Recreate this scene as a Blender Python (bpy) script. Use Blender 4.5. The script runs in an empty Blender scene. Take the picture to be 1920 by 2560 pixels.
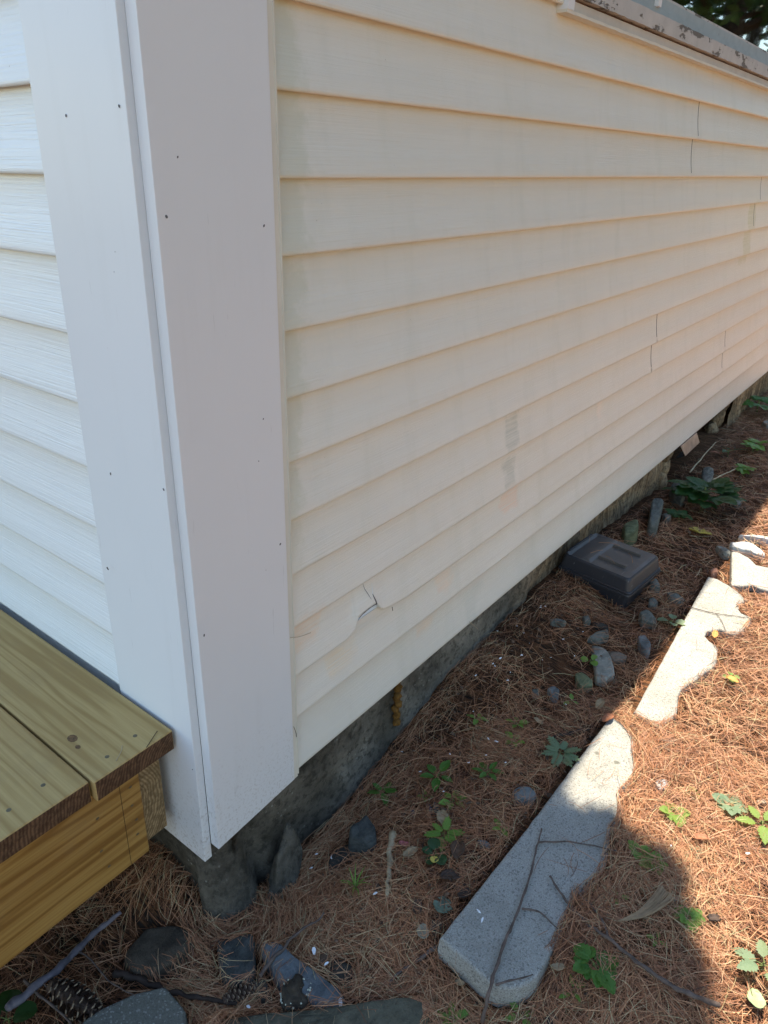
import bpy, bmesh, math, random
import numpy as np
from mathutils import Vector, Matrix, noise, Euler
R = math.radians
random.seed(7)
rng = np.random.default_rng(7)
scene = bpy.context.scene
COL = scene.collection

# ------------------------------------------------------------------ camera
CAM_POS = [-0.54446, -0.73469, 1.02596]
CAM_M = [[0.625122, -0.780469, 0.009547], [-0.300252, -0.251744, -0.92004], [0.720466, 0.57227, -0.391708]]
CAM_F = 1831.539
CAM_PP = (-52.59, -76.50)
cam_d = bpy.data.cameras.new('camera')
cam = bpy.data.objects.new('camera', cam_d); COL.objects.link(cam)
m = Matrix.Identity(4)
for i in range(3):
    m[i][0] = CAM_M[0][i]; m[i][1] = -CAM_M[1][i]; m[i][2] = -CAM_M[2][i]; m[i][3] = CAM_POS[i]
cam.matrix_world = m
cam_d.sensor_fit = 'VERTICAL'; cam_d.sensor_height = 24.0; cam_d.sensor_width = 18.0
cam_d.lens = CAM_F / 2560 * 24
cam_d.shift_x = -CAM_PP[0] / 2560; cam_d.shift_y = CAM_PP[1] / 2560
cam_d.clip_start = .02; cam_d.clip_end = 2000
scene.camera = cam

# ------------------------------------------------------------------ light
SUN_EL, SUN_AZ = 65.0, 11.0            # azimuth measured from +x towards +y
w = bpy.data.worlds.new('World'); scene.world = w; w.use_nodes = True
wn = w.node_tree; wn.nodes.clear()
sky = wn.nodes.new('ShaderNodeTexSky'); sky.sky_type = 'NISHITA'; sky.sun_disc = False
sky.sun_elevation = R(SUN_EL); sky.sun_rotation = R(90 - SUN_AZ)
sky.air_density = 1.4; sky.dust_density = .2; sky.ozone_density = 1.5
bg = wn.nodes.new('ShaderNodeBackground'); bg.inputs[1].default_value = .14
wo = wn.nodes.new('ShaderNodeOutputWorld')
wn.links.new(sky.outputs[0], bg.inputs[0]); wn.links.new(bg.outputs[0], wo.inputs[0])
sl = bpy.data.lights.new('sun', 'SUN'); sl.energy = 5.0; sl.angle = R(.53); sl.color = (1, .90, .74)
so = bpy.data.objects.new('sun', sl); COL.objects.link(so)
sd = Vector((math.cos(R(SUN_EL)) * math.cos(R(SUN_AZ)), math.cos(R(SUN_EL)) * math.sin(R(SUN_AZ)), math.sin(R(SUN_EL))))
so.rotation_euler = sd.to_track_quat('Z', 'Y').to_euler(); so.location = (3, 1, 8)
vs = scene.view_settings
vs.view_transform = 'Standard'; vs.look = 'None'; vs.gamma = 1; vs.exposure = 1.38
scene.render.engine = 'CYCLES'
try:
    scene.cycles.max_bounces = 8; scene.cycles.diffuse_bounces = 5
except Exception: pass

def zg(x, y):
    """height of the litter surface"""
    xw = [-9, -.3, 0, .2, .3, .45, .57, .84, 1.0, 1.3, 1.7, 2.1, 2.5, 4.5, 9]
    zw = [-.23, -.23, -.232, -.245, -.25, -.225, -.195, -.135, -.13, -.125, -.125, -.16, -.19, -.18, -.18]
    xf = [-9, 0, .15, .3, .6, 1.0, 9]
    zf = [-.23, -.228, -.212, -.185, -.168, -.165, -.165]
    a = np.interp(x, xw, zw); b = np.interp(x, xf, zf)
    t = np.clip(-np.asarray(y, float) / .28, 0, 1); t = t * t * (3 - 2 * t)
    z = a * (1 - t) + b * t
    z = z + .075 * np.exp(-((np.asarray(x) + .01) / .09) ** 2 - ((np.asarray(y) - .17) / .10) ** 2)
    o = np.clip((-np.asarray(y) - .36) / .05, 0, 1) * np.clip((np.asarray(x) - .22) / .10, 0, 1)
    z = z + (-.160 - z) * o * (z < -.160)
    z = z - .03 * np.exp(-((np.asarray(x) - 1.37) / .07) ** 2 - ((np.asarray(y) + .17) / .08) ** 2)
    return z

ST = [[[[0.0201,-0.0726],[0.0349,-0.0841],[0.0387,-0.1028],[0.0383,-0.1363],[0.0423,-0.1682],[0.045,-0.1935],[0.0448,-0.2141],[0.0482,-0.2311],[0.0429,-0.2438],[0.0301,-0.2496],[0.0179,-0.2406],[0.0025,-0.218],[0.0013,-0.2107],[0.0046,-0.1958],[-0.0001,-0.1659],[-0.0106,-0.1407],[0.0008,-0.1221],[0.0022,-0.0986]],0.022,"blue","long blue grey stone lying diagonally beside the lichen lump"],[[[-0.0247,-0.0062],[0.0243,-0.049],[0.0017,-0.0748],[-0.0214,-0.101],[-0.042,-0.1117],[-0.0625,-0.0822],[-0.0603,-0.0569],[-0.0431,-0.0332]],0.025,"slate","flat dark slate with a straight top edge, left of the long blue grey stone"],[[[-0.1295,-0.0965],[-0.0997,-0.1095],[-0.0607,-0.1565],[-0.0114,-0.2107],[0.0383,-0.2653],[0.0748,-0.2993],[0.1134,-0.3415],[0.1157,-0.3578],[0.1087,-0.3669],[0.0796,-0.3678],[0.0573,-0.3661],[-0.0495,-0.2458],[-0.1395,-0.1158]],0.028,"olive","long olive grey stone cut off by the bottom edge of the photo"],[[[-0.021,-0.1039],[-0.0185,-0.1233],[-0.0281,-0.1473],[-0.0441,-0.1389],[-0.0418,-0.1183]],0.018,"dark","small dark stone wedged between the flat slate and the lichen lump"],[[[0.0724,-0.1831],[0.0866,-0.1917],[0.0911,-0.2187],[0.0789,-0.2321],[0.0653,-0.23],[0.0552,-0.2117],[0.0572,-0.193]],0.012,"dark","dark brownish stone half under needles, right of the long blue grey stone"],[[[0.342,-0.0495],[0.3331,-0.0805],[0.3085,-0.1013],[0.2886,-0.0956],[0.2712,-0.0587],[0.2899,-0.0452],[0.3123,-0.045]],0.045,"slate","grey pointed rock standing out of the needles near the foundation corner"],[[[0.2878,-0.045],[0.2878,-0.0611],[0.2482,-0.066],[0.2194,-0.0707],[0.2067,-0.058],[0.2285,-0.0428],[0.263,-0.0373]],0.015,"dark","dark low rock trailing down from the grey pointed rock"],[[[-0.0901,0.104],[-0.0666,0.0826],[-0.0488,0.055],[-0.0446,0.0276],[-0.0592,0.0144],[-0.076,0.0184],[-0.0953,0.0107],[-0.1388,0.0363],[-0.1522,0.0643],[-0.1455,0.091],[-0.129,0.1007],[-0.1077,0.0988]],0.02,"brown","broad flat brown stone in the needles below the corner board"],[[[1.1422,-0.1932],[1.1516,-0.2048],[1.1463,-0.2293],[1.1275,-0.2519],[1.0926,-0.2722],[1.0497,-0.2936],[1.0432,-0.2819],[1.0131,-0.2829],[1.0062,-0.2604],[1.0675,-0.2316]],0.014,"pale","long pale jagged stone, brightest in the shaded bed below the black box"],[[[1.1457,-0.2334],[1.1643,-0.2597],[1.156,-0.2858],[1.1293,-0.286],[1.1131,-0.263],[1.1296,-0.2483]],0.01,"tan","flat pinkish grey stone touching the right side of the long pale stone"],[[[1.1526,-0.1748],[1.1963,-0.1809],[1.2295,-0.2028],[1.2011,-0.2177],[1.1701,-0.206]],0.012,"grey","pale grey chipped stone just above the long pale stone"],[[[1.2633,-0.2761],[1.2821,-0.2895],[1.2464,-0.3182],[1.2061,-0.3287],[1.2032,-0.3168],[1.2255,-0.2927]],0.014,"bluegrey","oval bluish stone between the long pale stone and the sunny slab"],[[[1.1468,-0.0652],[1.1628,-0.0797],[1.1651,-0.1081],[1.152,-0.1033],[1.1323,-0.076]],0.01,"grey","thin greenish grey sliver of stone near the foundation"],[[[1.2302,-0.1263],[1.2458,-0.138],[1.2253,-0.1542],[1.2055,-0.1445]],0.012,"grey","small square grey stone below the front of the black box"],[[[1.3896,-0.2356],[1.4141,-0.2474],[1.4038,-0.2682],[1.378,-0.2904],[1.3541,-0.2965],[1.3498,-0.2762],[1.351,-0.2557]],0.02,"grey","blocky grey stone right of the black box front corner"],[[[1.5752,-0.2012],[1.5982,-0.2125],[1.5628,-0.2397],[1.5396,-0.2437],[1.5389,-0.2139]],0.016,"grey","grey stone leaning at the end of the black box"],[[[0.8891,-0.184],[0.9062,-0.1921],[0.9038,-0.2095],[0.8746,-0.2201],[0.8714,-0.2056]],0.014,"bluegrey","smooth round grey pebble in the dark soil"],[[[0.8611,-0.1558],[0.8766,-0.1678],[0.8524,-0.1799],[0.8486,-0.1655]],0.008,"grey","small rough pebble left of the smooth round pebble"],[[[0.9963,-0.2097],[1.0123,-0.2191],[1.0063,-0.2381],[0.9975,-0.2547],[0.9821,-0.2644],[0.9655,-0.2524],[0.9508,-0.2429],[0.9692,-0.2251]],0.012,"lichen","yellow green lichen covered stone left of the long pale stone"],[[[1.476,-0.233],[1.4984,-0.2398],[1.4771,-0.2616],[1.4543,-0.2623],[1.4479,-0.2432]],0.012,"grey","small grey stone behind the blocky grey stone"],[[[1.5512,-0.2625],[1.5662,-0.2904],[1.5414,-0.3192],[1.5182,-0.3121],[1.5181,-0.2804]],0.012,"grey","flat grey stone with brown edge next to the top of the sunny slab"],[[[1.231,-0.1554],[1.2476,-0.1776],[1.2448,-0.202],[1.2242,-0.2049],[1.219,-0.1713]],0.012,"dark","dark narrow stone partly under needles above the chipped stone"],[[[0.5575,-0.2659],[0.5752,-0.2736],[0.5864,-0.2905],[0.5768,-0.3121],[0.5595,-0.3098],[0.541,-0.2804]],0.012,"bluegrey","grey flat stone close to the upper edge of the big shaded slab"],[[[0.7649,-0.4888],[0.7798,-0.5087],[0.7685,-0.5175],[0.7514,-0.5153],[0.7415,-0.5057],[0.7476,-0.4972]],0.01,"white","white chalky stone lying in the sunlit needles"],[[[0.5123,-0.6036],[0.5167,-0.6109],[0.512,-0.6166],[0.5066,-0.6118]],0.008,"white","small white pebble in the shade by the three leaf seedling"],[[[0.8347,-0.669],[0.8498,-0.6798],[0.8455,-0.6898],[0.8291,-0.6773]],0.012,"pale","pinkish pale stone at the right border among sunlit weeds"],[[[0.4139,-0.1099],[0.419,-0.1151],[0.4113,-0.1242],[0.4023,-0.1231],[0.4051,-0.1162]],0.01,"purple","small purple blue pebble, left one of two by the fern weeds"],[[[0.4385,-0.1303],[0.4441,-0.1364],[0.4356,-0.1506],[0.4253,-0.1538],[0.4288,-0.1417]],0.012,"purple","purple blue pebble resting against a dark slate, right one of two"],[[[0.4488,-0.1432],[0.4515,-0.156],[0.4452,-0.1745],[0.4335,-0.1748],[0.4277,-0.1619],[0.4342,-0.1504]],0.01,"slate","dark slate piece behind the purple pebble"],[[[0.5545,-0.2669],[0.5733,-0.2751],[0.5589,-0.2897],[0.5473,-0.2868],[0.5466,-0.2735]],0.01,"bluegrey","grey stone under needles right of the star shaped weed"],[[[0.4115,-0.2687],[0.4217,-0.2804],[0.42,-0.2945],[0.4118,-0.2927],[0.4072,-0.2778]],0.008,"bluegrey","low bluish stone just left of the big shaded slab"],[[[0.2273,-0.282],[0.2376,-0.2939],[0.2346,-0.3042],[0.2218,-0.3003],[0.2131,-0.2937]],0.01,"slate","dark blue grey slate under the cut green leaf"],[[[0.1819,-0.2567],[0.1894,-0.262],[0.1792,-0.2735],[0.1708,-0.2754],[0.1708,-0.2669]],0.01,"lichen","greenish stone chip left of the beige leaf"],[[[1.9977,-0.3288],[2.0331,-0.3505],[2.0547,-0.3799],[2.0408,-0.401],[2.0229,-0.4228],[1.9973,-0.4439],[1.9702,-0.4386],[1.975,-0.3976],[1.9723,-0.3649],[1.9758,-0.3435]],0.02,"white","white flat stone with pointed left end, middle one of the sunny flat stones"],[[[2.0833,-0.3386],[2.1093,-0.3678],[2.1271,-0.4235],[2.1261,-0.4308],[2.102,-0.4357],[2.1018,-0.4287],[2.0961,-0.3822]],0.02,"white","long white flat stone, farthest of the sunny flat stones"],[[[1.9553,-0.2978],[1.9653,-0.3139],[1.9637,-0.3283],[1.9443,-0.3492],[1.9184,-0.3511],[1.9177,-0.333],[1.9355,-0.3146]],0.018,"pale","pale curved stone straddling the edge of the house shadow"],[[[1.7572,-0.3295],[1.7819,-0.334],[1.7877,-0.3446],[1.7702,-0.3525],[1.7463,-0.3522],[1.7287,-0.3416]],0.022,"red","rounded reddish stone at the tip of the sunny slab"],[[[2.6386,-0.0607],[2.6872,-0.0741],[2.6598,-0.1039],[2.5741,-0.1225],[2.4844,-0.1279],[2.4486,-0.1159],[2.5432,-0.0833]],0.05,"grey","mottled grey rock behind the large leafy weed"],[[[2.3539,-0.0154],[2.4039,-0.0339],[2.3962,-0.0618],[2.3139,-0.0888],[2.2375,-0.0967],[2.2813,-0.0518]],0.05,"grey","grey rubble block against the foundation left of the leafy weed"],[[[2.422,-0.2454],[2.4466,-0.2704],[2.3842,-0.2714],[2.3848,-0.2578]],0.02,"pale","pale grey stone at the right tip of the leafy weed"],[[[2.0973,-0.0244],[2.1454,-0.0248],[2.1588,-0.0525],[2.0264,-0.0825],[1.9012,-0.1116],[1.8749,-0.1016],[1.8877,-0.0823]],0.05,"grey","upright white streaked rubble stone beside the tan foundation"],[[[1.7868,-0.0275],[1.8382,-0.0352],[1.8527,-0.0566],[1.803,-0.0777],[1.7556,-0.0797],[1.7237,-0.0581]],0.05,"lichen","greenish round stone just behind the black box"],[[[2.0816,-0.0729],[2.1178,-0.0929],[2.0787,-0.1088],[2.0371,-0.1024]],0.02,"grey","small grey stone right of the upright rubble stone"],[[[3.5838,-0.099],[3.6501,-0.1121],[3.5833,-0.1425],[3.5209,-0.1336]],0.02,"pale","pale stone near the far foundation, topmost stone in view"]]
SLAB = [[[0.1899,-0.326],[0.4888,-0.3358],[0.8996,-0.3401],[0.8977,-0.3615],[0.8882,-0.3877],[0.8665,-0.4104],[0.8425,-0.4227],[0.8098,-0.4327],[0.7937,-0.4428],[0.7763,-0.4508],[0.7471,-0.456],[0.7227,-0.4538],[0.7051,-0.4476],[0.6945,-0.4414],[0.6707,-0.4522],[0.6431,-0.465],[0.6145,-0.4734],[0.5963,-0.4707],[0.5815,-0.466],[0.5451,-0.478],[0.508,-0.4864],[0.487,-0.4887],[0.4683,-0.4894],[0.4478,-0.4873],[0.43,-0.4806],[0.4093,-0.4663],[0.3922,-0.4723],[0.3752,-0.4777],[0.345,-0.4788],[0.3207,-0.4805],[0.3014,-0.4809],[0.2503,-0.482],[0.2332,-0.482],[0.2193,-0.4778],[0.2029,-0.4674],[0.1921,-0.457],[0.182,-0.4435],[0.1777,-0.4295]],[[0.9434,-0.3794],[1.2891,-0.3598],[1.7252,-0.3346],[1.729,-0.3624],[1.7136,-0.397],[1.6861,-0.4338],[1.6588,-0.4682],[1.6163,-0.4548],[1.5821,-0.4607],[1.5668,-0.4719],[1.5651,-0.496],[1.5435,-0.5051],[1.4786,-0.4978],[1.4399,-0.4842],[1.4333,-0.4671],[1.4375,-0.4449],[1.4063,-0.4192],[1.3785,-0.4215],[1.3606,-0.438],[1.3548,-0.454],[1.3404,-0.465],[1.304,-0.4735],[1.2692,-0.4796],[1.2358,-0.4757],[1.2056,-0.4672],[1.1651,-0.4581],[1.1281,-0.4476],[1.1011,-0.4412],[1.075,-0.4425],[1.0406,-0.4511],[1.0093,-0.4598],[0.9774,-0.4578],[0.9358,-0.4492],[0.9285,-0.4278],[0.9311,-0.4055]],[[1.7111,-0.4066],[1.8269,-0.3793],[1.9494,-0.3492],[1.9581,-0.3685],[1.9393,-0.4065],[1.9017,-0.4368],[1.9155,-0.4862],[1.922,-0.5142],[1.8021,-0.5426],[1.7496,-0.5083],[1.7472,-0.4909],[1.7542,-0.4588],[1.7243,-0.43]]]
PAVER = [[-0.259,0.0424],[-0.2459,0.0491],[-0.2169,0.0426],[-0.1707,0.0226],[-0.1368,-0.0042],[-0.1331,-0.0098],[-0.1357,-0.0538],[-0.1371,-0.0635],[-0.1641,-0.0972]]
TWIG = [[[[[0.1402,-0.4386,-0.193],[0.1603,-0.4353,-0.149],[0.2003,-0.4256,-0.149],[0.2519,-0.4156,-0.149],[0.3007,-0.4083,-0.149],[0.3686,-0.3948,-0.149],[0.44,-0.3765,-0.149],[0.4951,-0.361,-0.149]],[[0.3186,-0.4104,-0.149],[0.3282,-0.4245,-0.149],[0.3336,-0.4406,-0.149],[0.3263,-0.4627,-0.149],[0.3237,-0.482,-0.149]],[[0.4641,-0.3695,-0.149],[0.491,-0.4012,-0.149],[0.5188,-0.4453,-0.149],[0.5375,-0.4963,-0.149]],[[0.1757,-0.4379,-0.149],[0.1995,-0.4546,-0.149],[0.228,-0.4749,-0.149]]],0.0032,"long thin brown twig with side shoots lying across the shaded slab"],[[[[0.4094,-0.4194,-0.149],[0.3909,-0.4473,-0.149],[0.3755,-0.4768,-0.149],[0.3649,-0.5102,-0.149],[0.3539,-0.5479,-0.138],[0.3482,-0.5835,-0.138],[0.3427,-0.6176,-0.138],[0.3414,-0.6553,-0.138],[0.3447,-0.6784,-0.138],[0.3571,-0.7217,-0.138]],[[0.3539,-0.5479,-0.138],[0.3918,-0.5204,-0.149],[0.4126,-0.4678,-0.149]]],0.004,"long smooth twig running from the slab to the bottom right corner"],[[[[-0.0246,-0.1156,-0.2004],[0.0023,-0.1117,-0.2006],[0.0251,-0.1126,-0.2007],[0.056,-0.1112,-0.2009],[0.0823,-0.115,-0.2007],[0.1033,-0.1244,-0.1997],[0.1255,-0.1256,-0.1993]]],0.0034,"thin bent twig crossing the long blue grey stone"],[[[[0.1966,-0.3182,-0.1916],[0.1713,-0.3085,-0.1962],[0.1496,-0.2992,-0.2],[0.1274,-0.2905,-0.2024],[0.1051,-0.2865,-0.2048]]],0.0035,"short twig touching the near corner of the shaded slab"],[[[[-0.3106,0.1572,-0.2],[-0.2687,0.1546,-0.2002],[-0.2091,0.1536,-0.2001],[-0.1611,0.157,-0.1965],[-0.1314,0.1527,-0.1893],[-0.1084,0.1488,-0.1796]]],0.0075,"thick grey stick pointing under the wooden step"],[[[[-0.2723,0.1793,-0.2002],[-0.2692,0.1354,-0.2002],[-0.2622,0.0882,-0.2002],[-0.2618,0.0325,-0.2003]],[[-0.1913,0.1582,-0.1994],[-0.184,0.1219,-0.1994],[-0.186,0.0728,-0.2001],[-0.1722,0.0162,-0.2006]],[[-0.2555,0.1536,-0.2003],[-0.2537,0.1263,-0.2003],[-0.2436,0.0845,-0.2003],[-0.2248,0.047,-0.2004]]],0.0028,"curly ridged rootlet in the bottom left corner"],[[[[-0.1688,0.0839,-0.2113],[-0.1546,0.054,-0.2115],[-0.1415,0.0179,-0.2122],[-0.1224,-0.0302,-0.2128],[-0.0983,-0.0709,-0.2127],[-0.0759,-0.1128,-0.2122]]],0.006,"dark branch with a pale broken end above the concrete paver"],[[[[0.3457,-0.114,-0.2087],[0.3063,-0.1363,-0.2061],[0.2656,-0.1637,-0.2006],[0.2214,-0.1913,-0.1983]]],0.0075,"pale barkless stick standing out among the needles"],[[[[1.4999,-0.3449,-0.149],[1.5039,-0.3831,-0.149],[1.5122,-0.4163,-0.149],[1.5346,-0.4628,-0.149],[1.5485,-0.5023,-0.149]],[[1.5122,-0.4163,-0.149],[1.4676,-0.4451,-0.149],[1.4039,-0.4738,-0.149]],[[1.4955,-0.5038,-0.149],[1.5419,-0.5038,-0.149],[1.5805,-0.5217,-0.149],[1.5772,-0.5472,-0.142]]],0.0014,"hair thin forked twig on the sunlit slab"],[[[[0.7508,-0.2674,-0.1548],[0.7781,-0.2888,-0.1547],[0.8117,-0.3079,-0.1544],[0.83,-0.3242,-0.1543]]],0.0045,"short black twig end left of the top of the shaded slab"],[[[[2.5668,-0.0305,-0.1389],[2.7402,-0.0222,-0.1384],[3.0311,-0.0122,-0.1372]]],0.004,"pale stick in the dark gap of the foundation"],[[[[2.5637,-0.1218,-0.1497],[2.626,-0.1367,-0.1476],[2.7449,-0.17,-0.1431]]],0.004,"short pinkish stick right of the mottled rock"],[[[[0.3244,-0.5876,-0.15],[0.328,-0.612,-0.15],[0.3272,-0.6497,-0.15],[0.3281,-0.6972,-0.15]]],0.003,"thin dark twig parallel to the long smooth twig"],[[[[0.4186,-0.3912,-0.149],[0.3768,-0.3922,-0.149],[0.3426,-0.394,-0.149]]],0.001,"fine short stalk on the shaded slab"],[[[[0.414,-0.4212,-0.149],[0.3909,-0.4473,-0.149],[0.3768,-0.4725,-0.149]]],0.002,"short dark twig on the right edge of the shaded slab"]]
PLANT = [[0.4256,-0.0278,0.0275,"feather",5,0,"small ferny weed right against the foundation"],[0.5098,-0.1132,0.0391,"oval",5,0,"broad leaved weed near the foundation with long oval leaves"],[0.5678,-0.2014,0.033,"serrated",6,0,"narrow leaved weed left of the upper shaded slab edge"],[0.4699,-0.1765,0.028,"oval",6,1,"small star shaped rosette of light green oval leaves"],[0.3845,-0.2091,0.0327,"feather",6,1,"bright ferny weed above the dark round leaved weed"],[0.3382,-0.221,0.0302,"round",5,2,"dark blue green weed with round leaves and a yellow one beside it"],[0.7356,-0.1805,0.0265,"oval",5,1,"upper one of two bright seedlings in the dark soil"],[0.6862,-0.2028,0.0259,"oval",5,1,"lower one of two bright seedlings in the dark soil"],[0.6955,-0.101,0.0265,"oval",4,1,"small seedling next to a white chip near the foundation"],[0.7105,-0.3015,0.0365,"feather",8,3,"pale grey green ferny rosette left of the slab top"],[0.3024,-0.5461,0.0425,"strawberry",4,0,"large three leaf weed with toothed leaves beside the slab end"],[0.2603,-0.534,0.0227,"serrated",4,1,"little light green shoot just below the large three leaf weed"],[0.5648,-0.5252,0.0229,"strawberry",3,1,"weed with lobed leaves at the edge of the rounded shadow"],[0.5584,-0.5585,0.0258,"strawberry",5,1,"leafy sprig just right of the lobed weed at the shadow edge"],[0.6971,-0.5516,0.0306,"strawberry",4,4,"yellow green weed in full sun above the rounded shadow"],[0.7862,-0.6324,0.0366,"strawberry",4,3,"pale green weed with four rounded leaves in the sun"],[0.7749,-0.6915,0.0471,"serrated",5,4,"yellow green toothed weed cut by the right border"],[0.4491,-0.5323,0.0188,"oval",3,1,"tiny dark seedling right of the shaded slab"],[0.4843,-0.6389,0.0249,"strawberry",6,1,"small leaf spray near the right edge of the rounded shadow"],[0.4145,-0.6105,0.0166,"oval",4,1,"tiny seedling between the straw clump and the long twig"],[0.4715,-0.7591,0.0471,"serrated",5,3,"pale weed at the right border above the big single leaf"],[0.1204,-0.3963,0.0254,"feather",5,1,"ferny shoot beside the long olive stone at the bottom"],[0.1874,-0.4808,0.024,"serrated",4,1,"bright shoot at the bottom right of the long thin twig"],[2.2736,-0.1626,0.1234,"maple",22,5,"large dark leafy weed growing in front of the foundation gap"],[2.1033,-0.1312,0.0606,"maple",4,5,"low dark leaves on the left side of the large leafy weed"],[3.8481,-0.0212,0.1218,"maple",8,0,"green plant beside the far end of the foundation"],[3.1218,-0.16,0.0796,"maple",6,1,"yellow green plant near the right border by the foundation"],[2.7732,-0.1999,0.0643,"maple",6,1,"light green weed right of the mottled rock"],[3.0041,-0.0803,0.0594,"oval",3,5,"dark oval leaves below the foundation gap"],[0.2057,-0.1303,0.0314,"grass",9,1,"tuft of short green grass blades among the needles"],[-0.3196,0.1495,0.047,"round",4,5,"glossy dark green leaves in the bottom left corner"],[1.3959,-0.3252,0.0334,"round",4,3,"small blue green weed left of the sunlit slab"],[0.4623,-0.2932,0.0195,"feather",4,1,"faint yellow green ferny sprig left of the shaded slab"],[0.4606,-0.1157,0.0161,"feather",4,1,"tiny ferny sprig below the broad leaved weed"],[0.8901,-0.2474,0.0209,"oval",3,1,"tiny seedling above the slab top beside the lichen stone"],[1.0711,-0.2197,0.0224,"round",3,1,"tiny green seedling touching the long pale stone"],[1.2325,-0.5244,0.0207,"round",4,1,"tiny clover like weed in the sunny needles"],[0.6315,-0.6071,0.0162,"round",4,3,"pale tiny weed in the sunny needles"],[0.7802,-0.5661,0.0166,"strawberry",2,4,"single bright seedling in the sunny needles"]]
LEAF = [[0.3639,-0.2541,0.0423,23.4,"brown","large dark brown curled leaf beside the shaded slab"],[0.3083,-0.2717,0.0397,-31.6,"bark","dark brown bark strip near the left edge of the slab"],[0.2573,-0.2878,0.0327,3.5,"green","cut grey green leaf with a notch, left of the slab"],[0.2018,-0.2849,0.0265,24.1,"beige","stiff beige leaf left of the slab corner"],[0.2301,-0.2532,0.0263,30.1,"brown","narrow reddish brown leaf above the beige leaf"],[0.3172,-0.176,0.0303,-26.2,"tan","tan withered curled leaf right of the pale stick"],[0.4164,-0.1872,0.0385,47.5,"tan","tan leaf behind the bright ferny weed"],[1.2105,-0.5314,0.0296,-88.1,"orange","orange dry leaf in the sunny needles"],[0.7688,-0.2186,0.0233,-86.1,"tan","small tan leaf right of the two bright seedlings"],[0.2973,-0.3085,0.0261,-13.7,"bark","dark brown leaf piece between bark strip and cut green leaf"],[0.2719,-0.4998,0.0212,-54.2,"tan","olive brown folded leaf left of the large three leaf weed"],[0.1702,-0.3803,0.0161,-83.6,"tan","small tan leaf below the shaded slab corner"],[0.6623,-0.6086,0.031,-63.6,"rust","curved rust brown leaf in the sun right of the shadow"],[0.5072,-0.6751,0.0224,-41.4,"bark","dark crumpled leaf at the right edge of the rounded shadow"],[0.3241,-0.2271,0.0161,16.6,"yellow","small round yellow leaf under the dark round leaved weed"],[2.0348,-0.2231,0.0783,11.9,"yellow","yellow leaf hanging at the bottom of the large leafy weed"],[0.3316,-0.1517,0.0207,-67.9,"pink","pinkish red feathery scrap right of the pale stick"],[1.393,-0.4421,0.0258,9.8,"orange","tiny orange petal beside the sunlit slab"],[0.9165,-0.3081,0.0331,4.5,"tan","dry tan leaf above the slab top"],[0.8816,-0.3417,0.0369,-17.7,"rust","brown leaf at the top corner of the shaded slab"],[2.9718,-0.0348,0.0492,-58.6,"rust","curled brown leaf below the metal strip"],[0.4094,-0.7626,0.0361,16.7,"bigleaf","large pale green oval leaf at the bottom right border"],[0.201,-0.5202,0.0233,5.4,"bark","knobby brown bark lump at the bottom"]]
CHIP = [[0.9823,0.0103],[1.0218,-0.0478],[0.8883,-0.0511],[0.8528,-0.0555],[0.7983,-0.0327],[0.9634,-0.1319],[0.9382,-0.0847],[0.995,-0.0786],[0.654,-0.1712],[0.7021,-0.0846],[1.1672,-0.0265],[0.9893,-0.1437],[1.082,-0.135],[0.8572,-0.0473],[0.8326,-0.1032],[1.1547,-0.1599],[0.226,-0.0143],[0.1945,-0.0286],[0.2795,-0.0679],[0.2386,-0.0441],[0.0686,-0.1512],[0.0642,-0.1833],[0.5015,-0.0723],[0.2132,-0.1717],[0.0309,-0.2424],[-0.0648,-0.1298],[0.1142,0.1301],[0.6539,-0.175],[0.6512,-0.155],[0.5703,-0.1053],[0.6058,-0.1749],[0.5687,-0.1533],[0.4779,-0.1485],[0.5251,-0.006],[0.2391,-0.3616],[0.6095,-0.2205],[0.6829,-0.6872],[0.609,-0.5702],[0.2877,-0.5796],[0.5916,-0.6318],[0.8609,-0.0949],[0.9821,0.0113],[1.0359,-0.0199],[1.1597,-0.0288],[1.1748,-0.0363],[1.0431,-0.1852],[0.8635,-0.2442],[0.6545,-0.172],[0.9395,-0.0872]]
CONE = [[-0.2394,0.0939],[-0.0547,-0.104]]
LUMP = [-0.0022,-0.1752]
STRAW = [[0.3975,-0.5492,-0.145],[0.432,-0.5744,-0.145],[0.4704,-0.5888,-0.145],[0.5024,-0.5955,-0.145]]

# ------------------------------------------------------------------ helpers
def link(o, parent=None):
    COL.objects.link(o)
    if parent: o.parent = parent
    return o
def tag(o, label=None, cat=None, group=None, kind=None):
    if label: o['label'] = label
    if cat: o['category'] = cat
    if group: o['group'] = group
    if kind: o['kind'] = kind
    return o
def empty(name, loc=(0, 0, 0), label=None, cat=None, group=None):
    o = bpy.data.objects.new(name, None); o.location = loc; o.empty_display_size = .02
    link(o); return tag(o, label, cat, group)
def mesh(name, v, f, mat=None, parent=None, smooth=False, loc=None):
    me = bpy.data.meshes.new(name); me.from_pydata([tuple(map(float, p)) for p in v], [], f); me.update()
    if smooth: me.polygons.foreach_set('use_smooth', [True] * len(me.polygons))
    if mat: me.materials.append(mat)
    o = bpy.data.objects.new(name, me)
    if loc: o.location = loc
    return link(o, parent)
def boxvf(x0, x1, y0, y1, z0, z1):
    v = [(x, y, z) for x in (x0, x1) for y in (y0, y1) for z in (z0, z1)]
    f = [(0, 1, 3, 2), (4, 6, 7, 5), (0, 4, 5, 1), (2, 3, 7, 6), (0, 2, 6, 4), (1, 5, 7, 3)]
    return v, f
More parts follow.
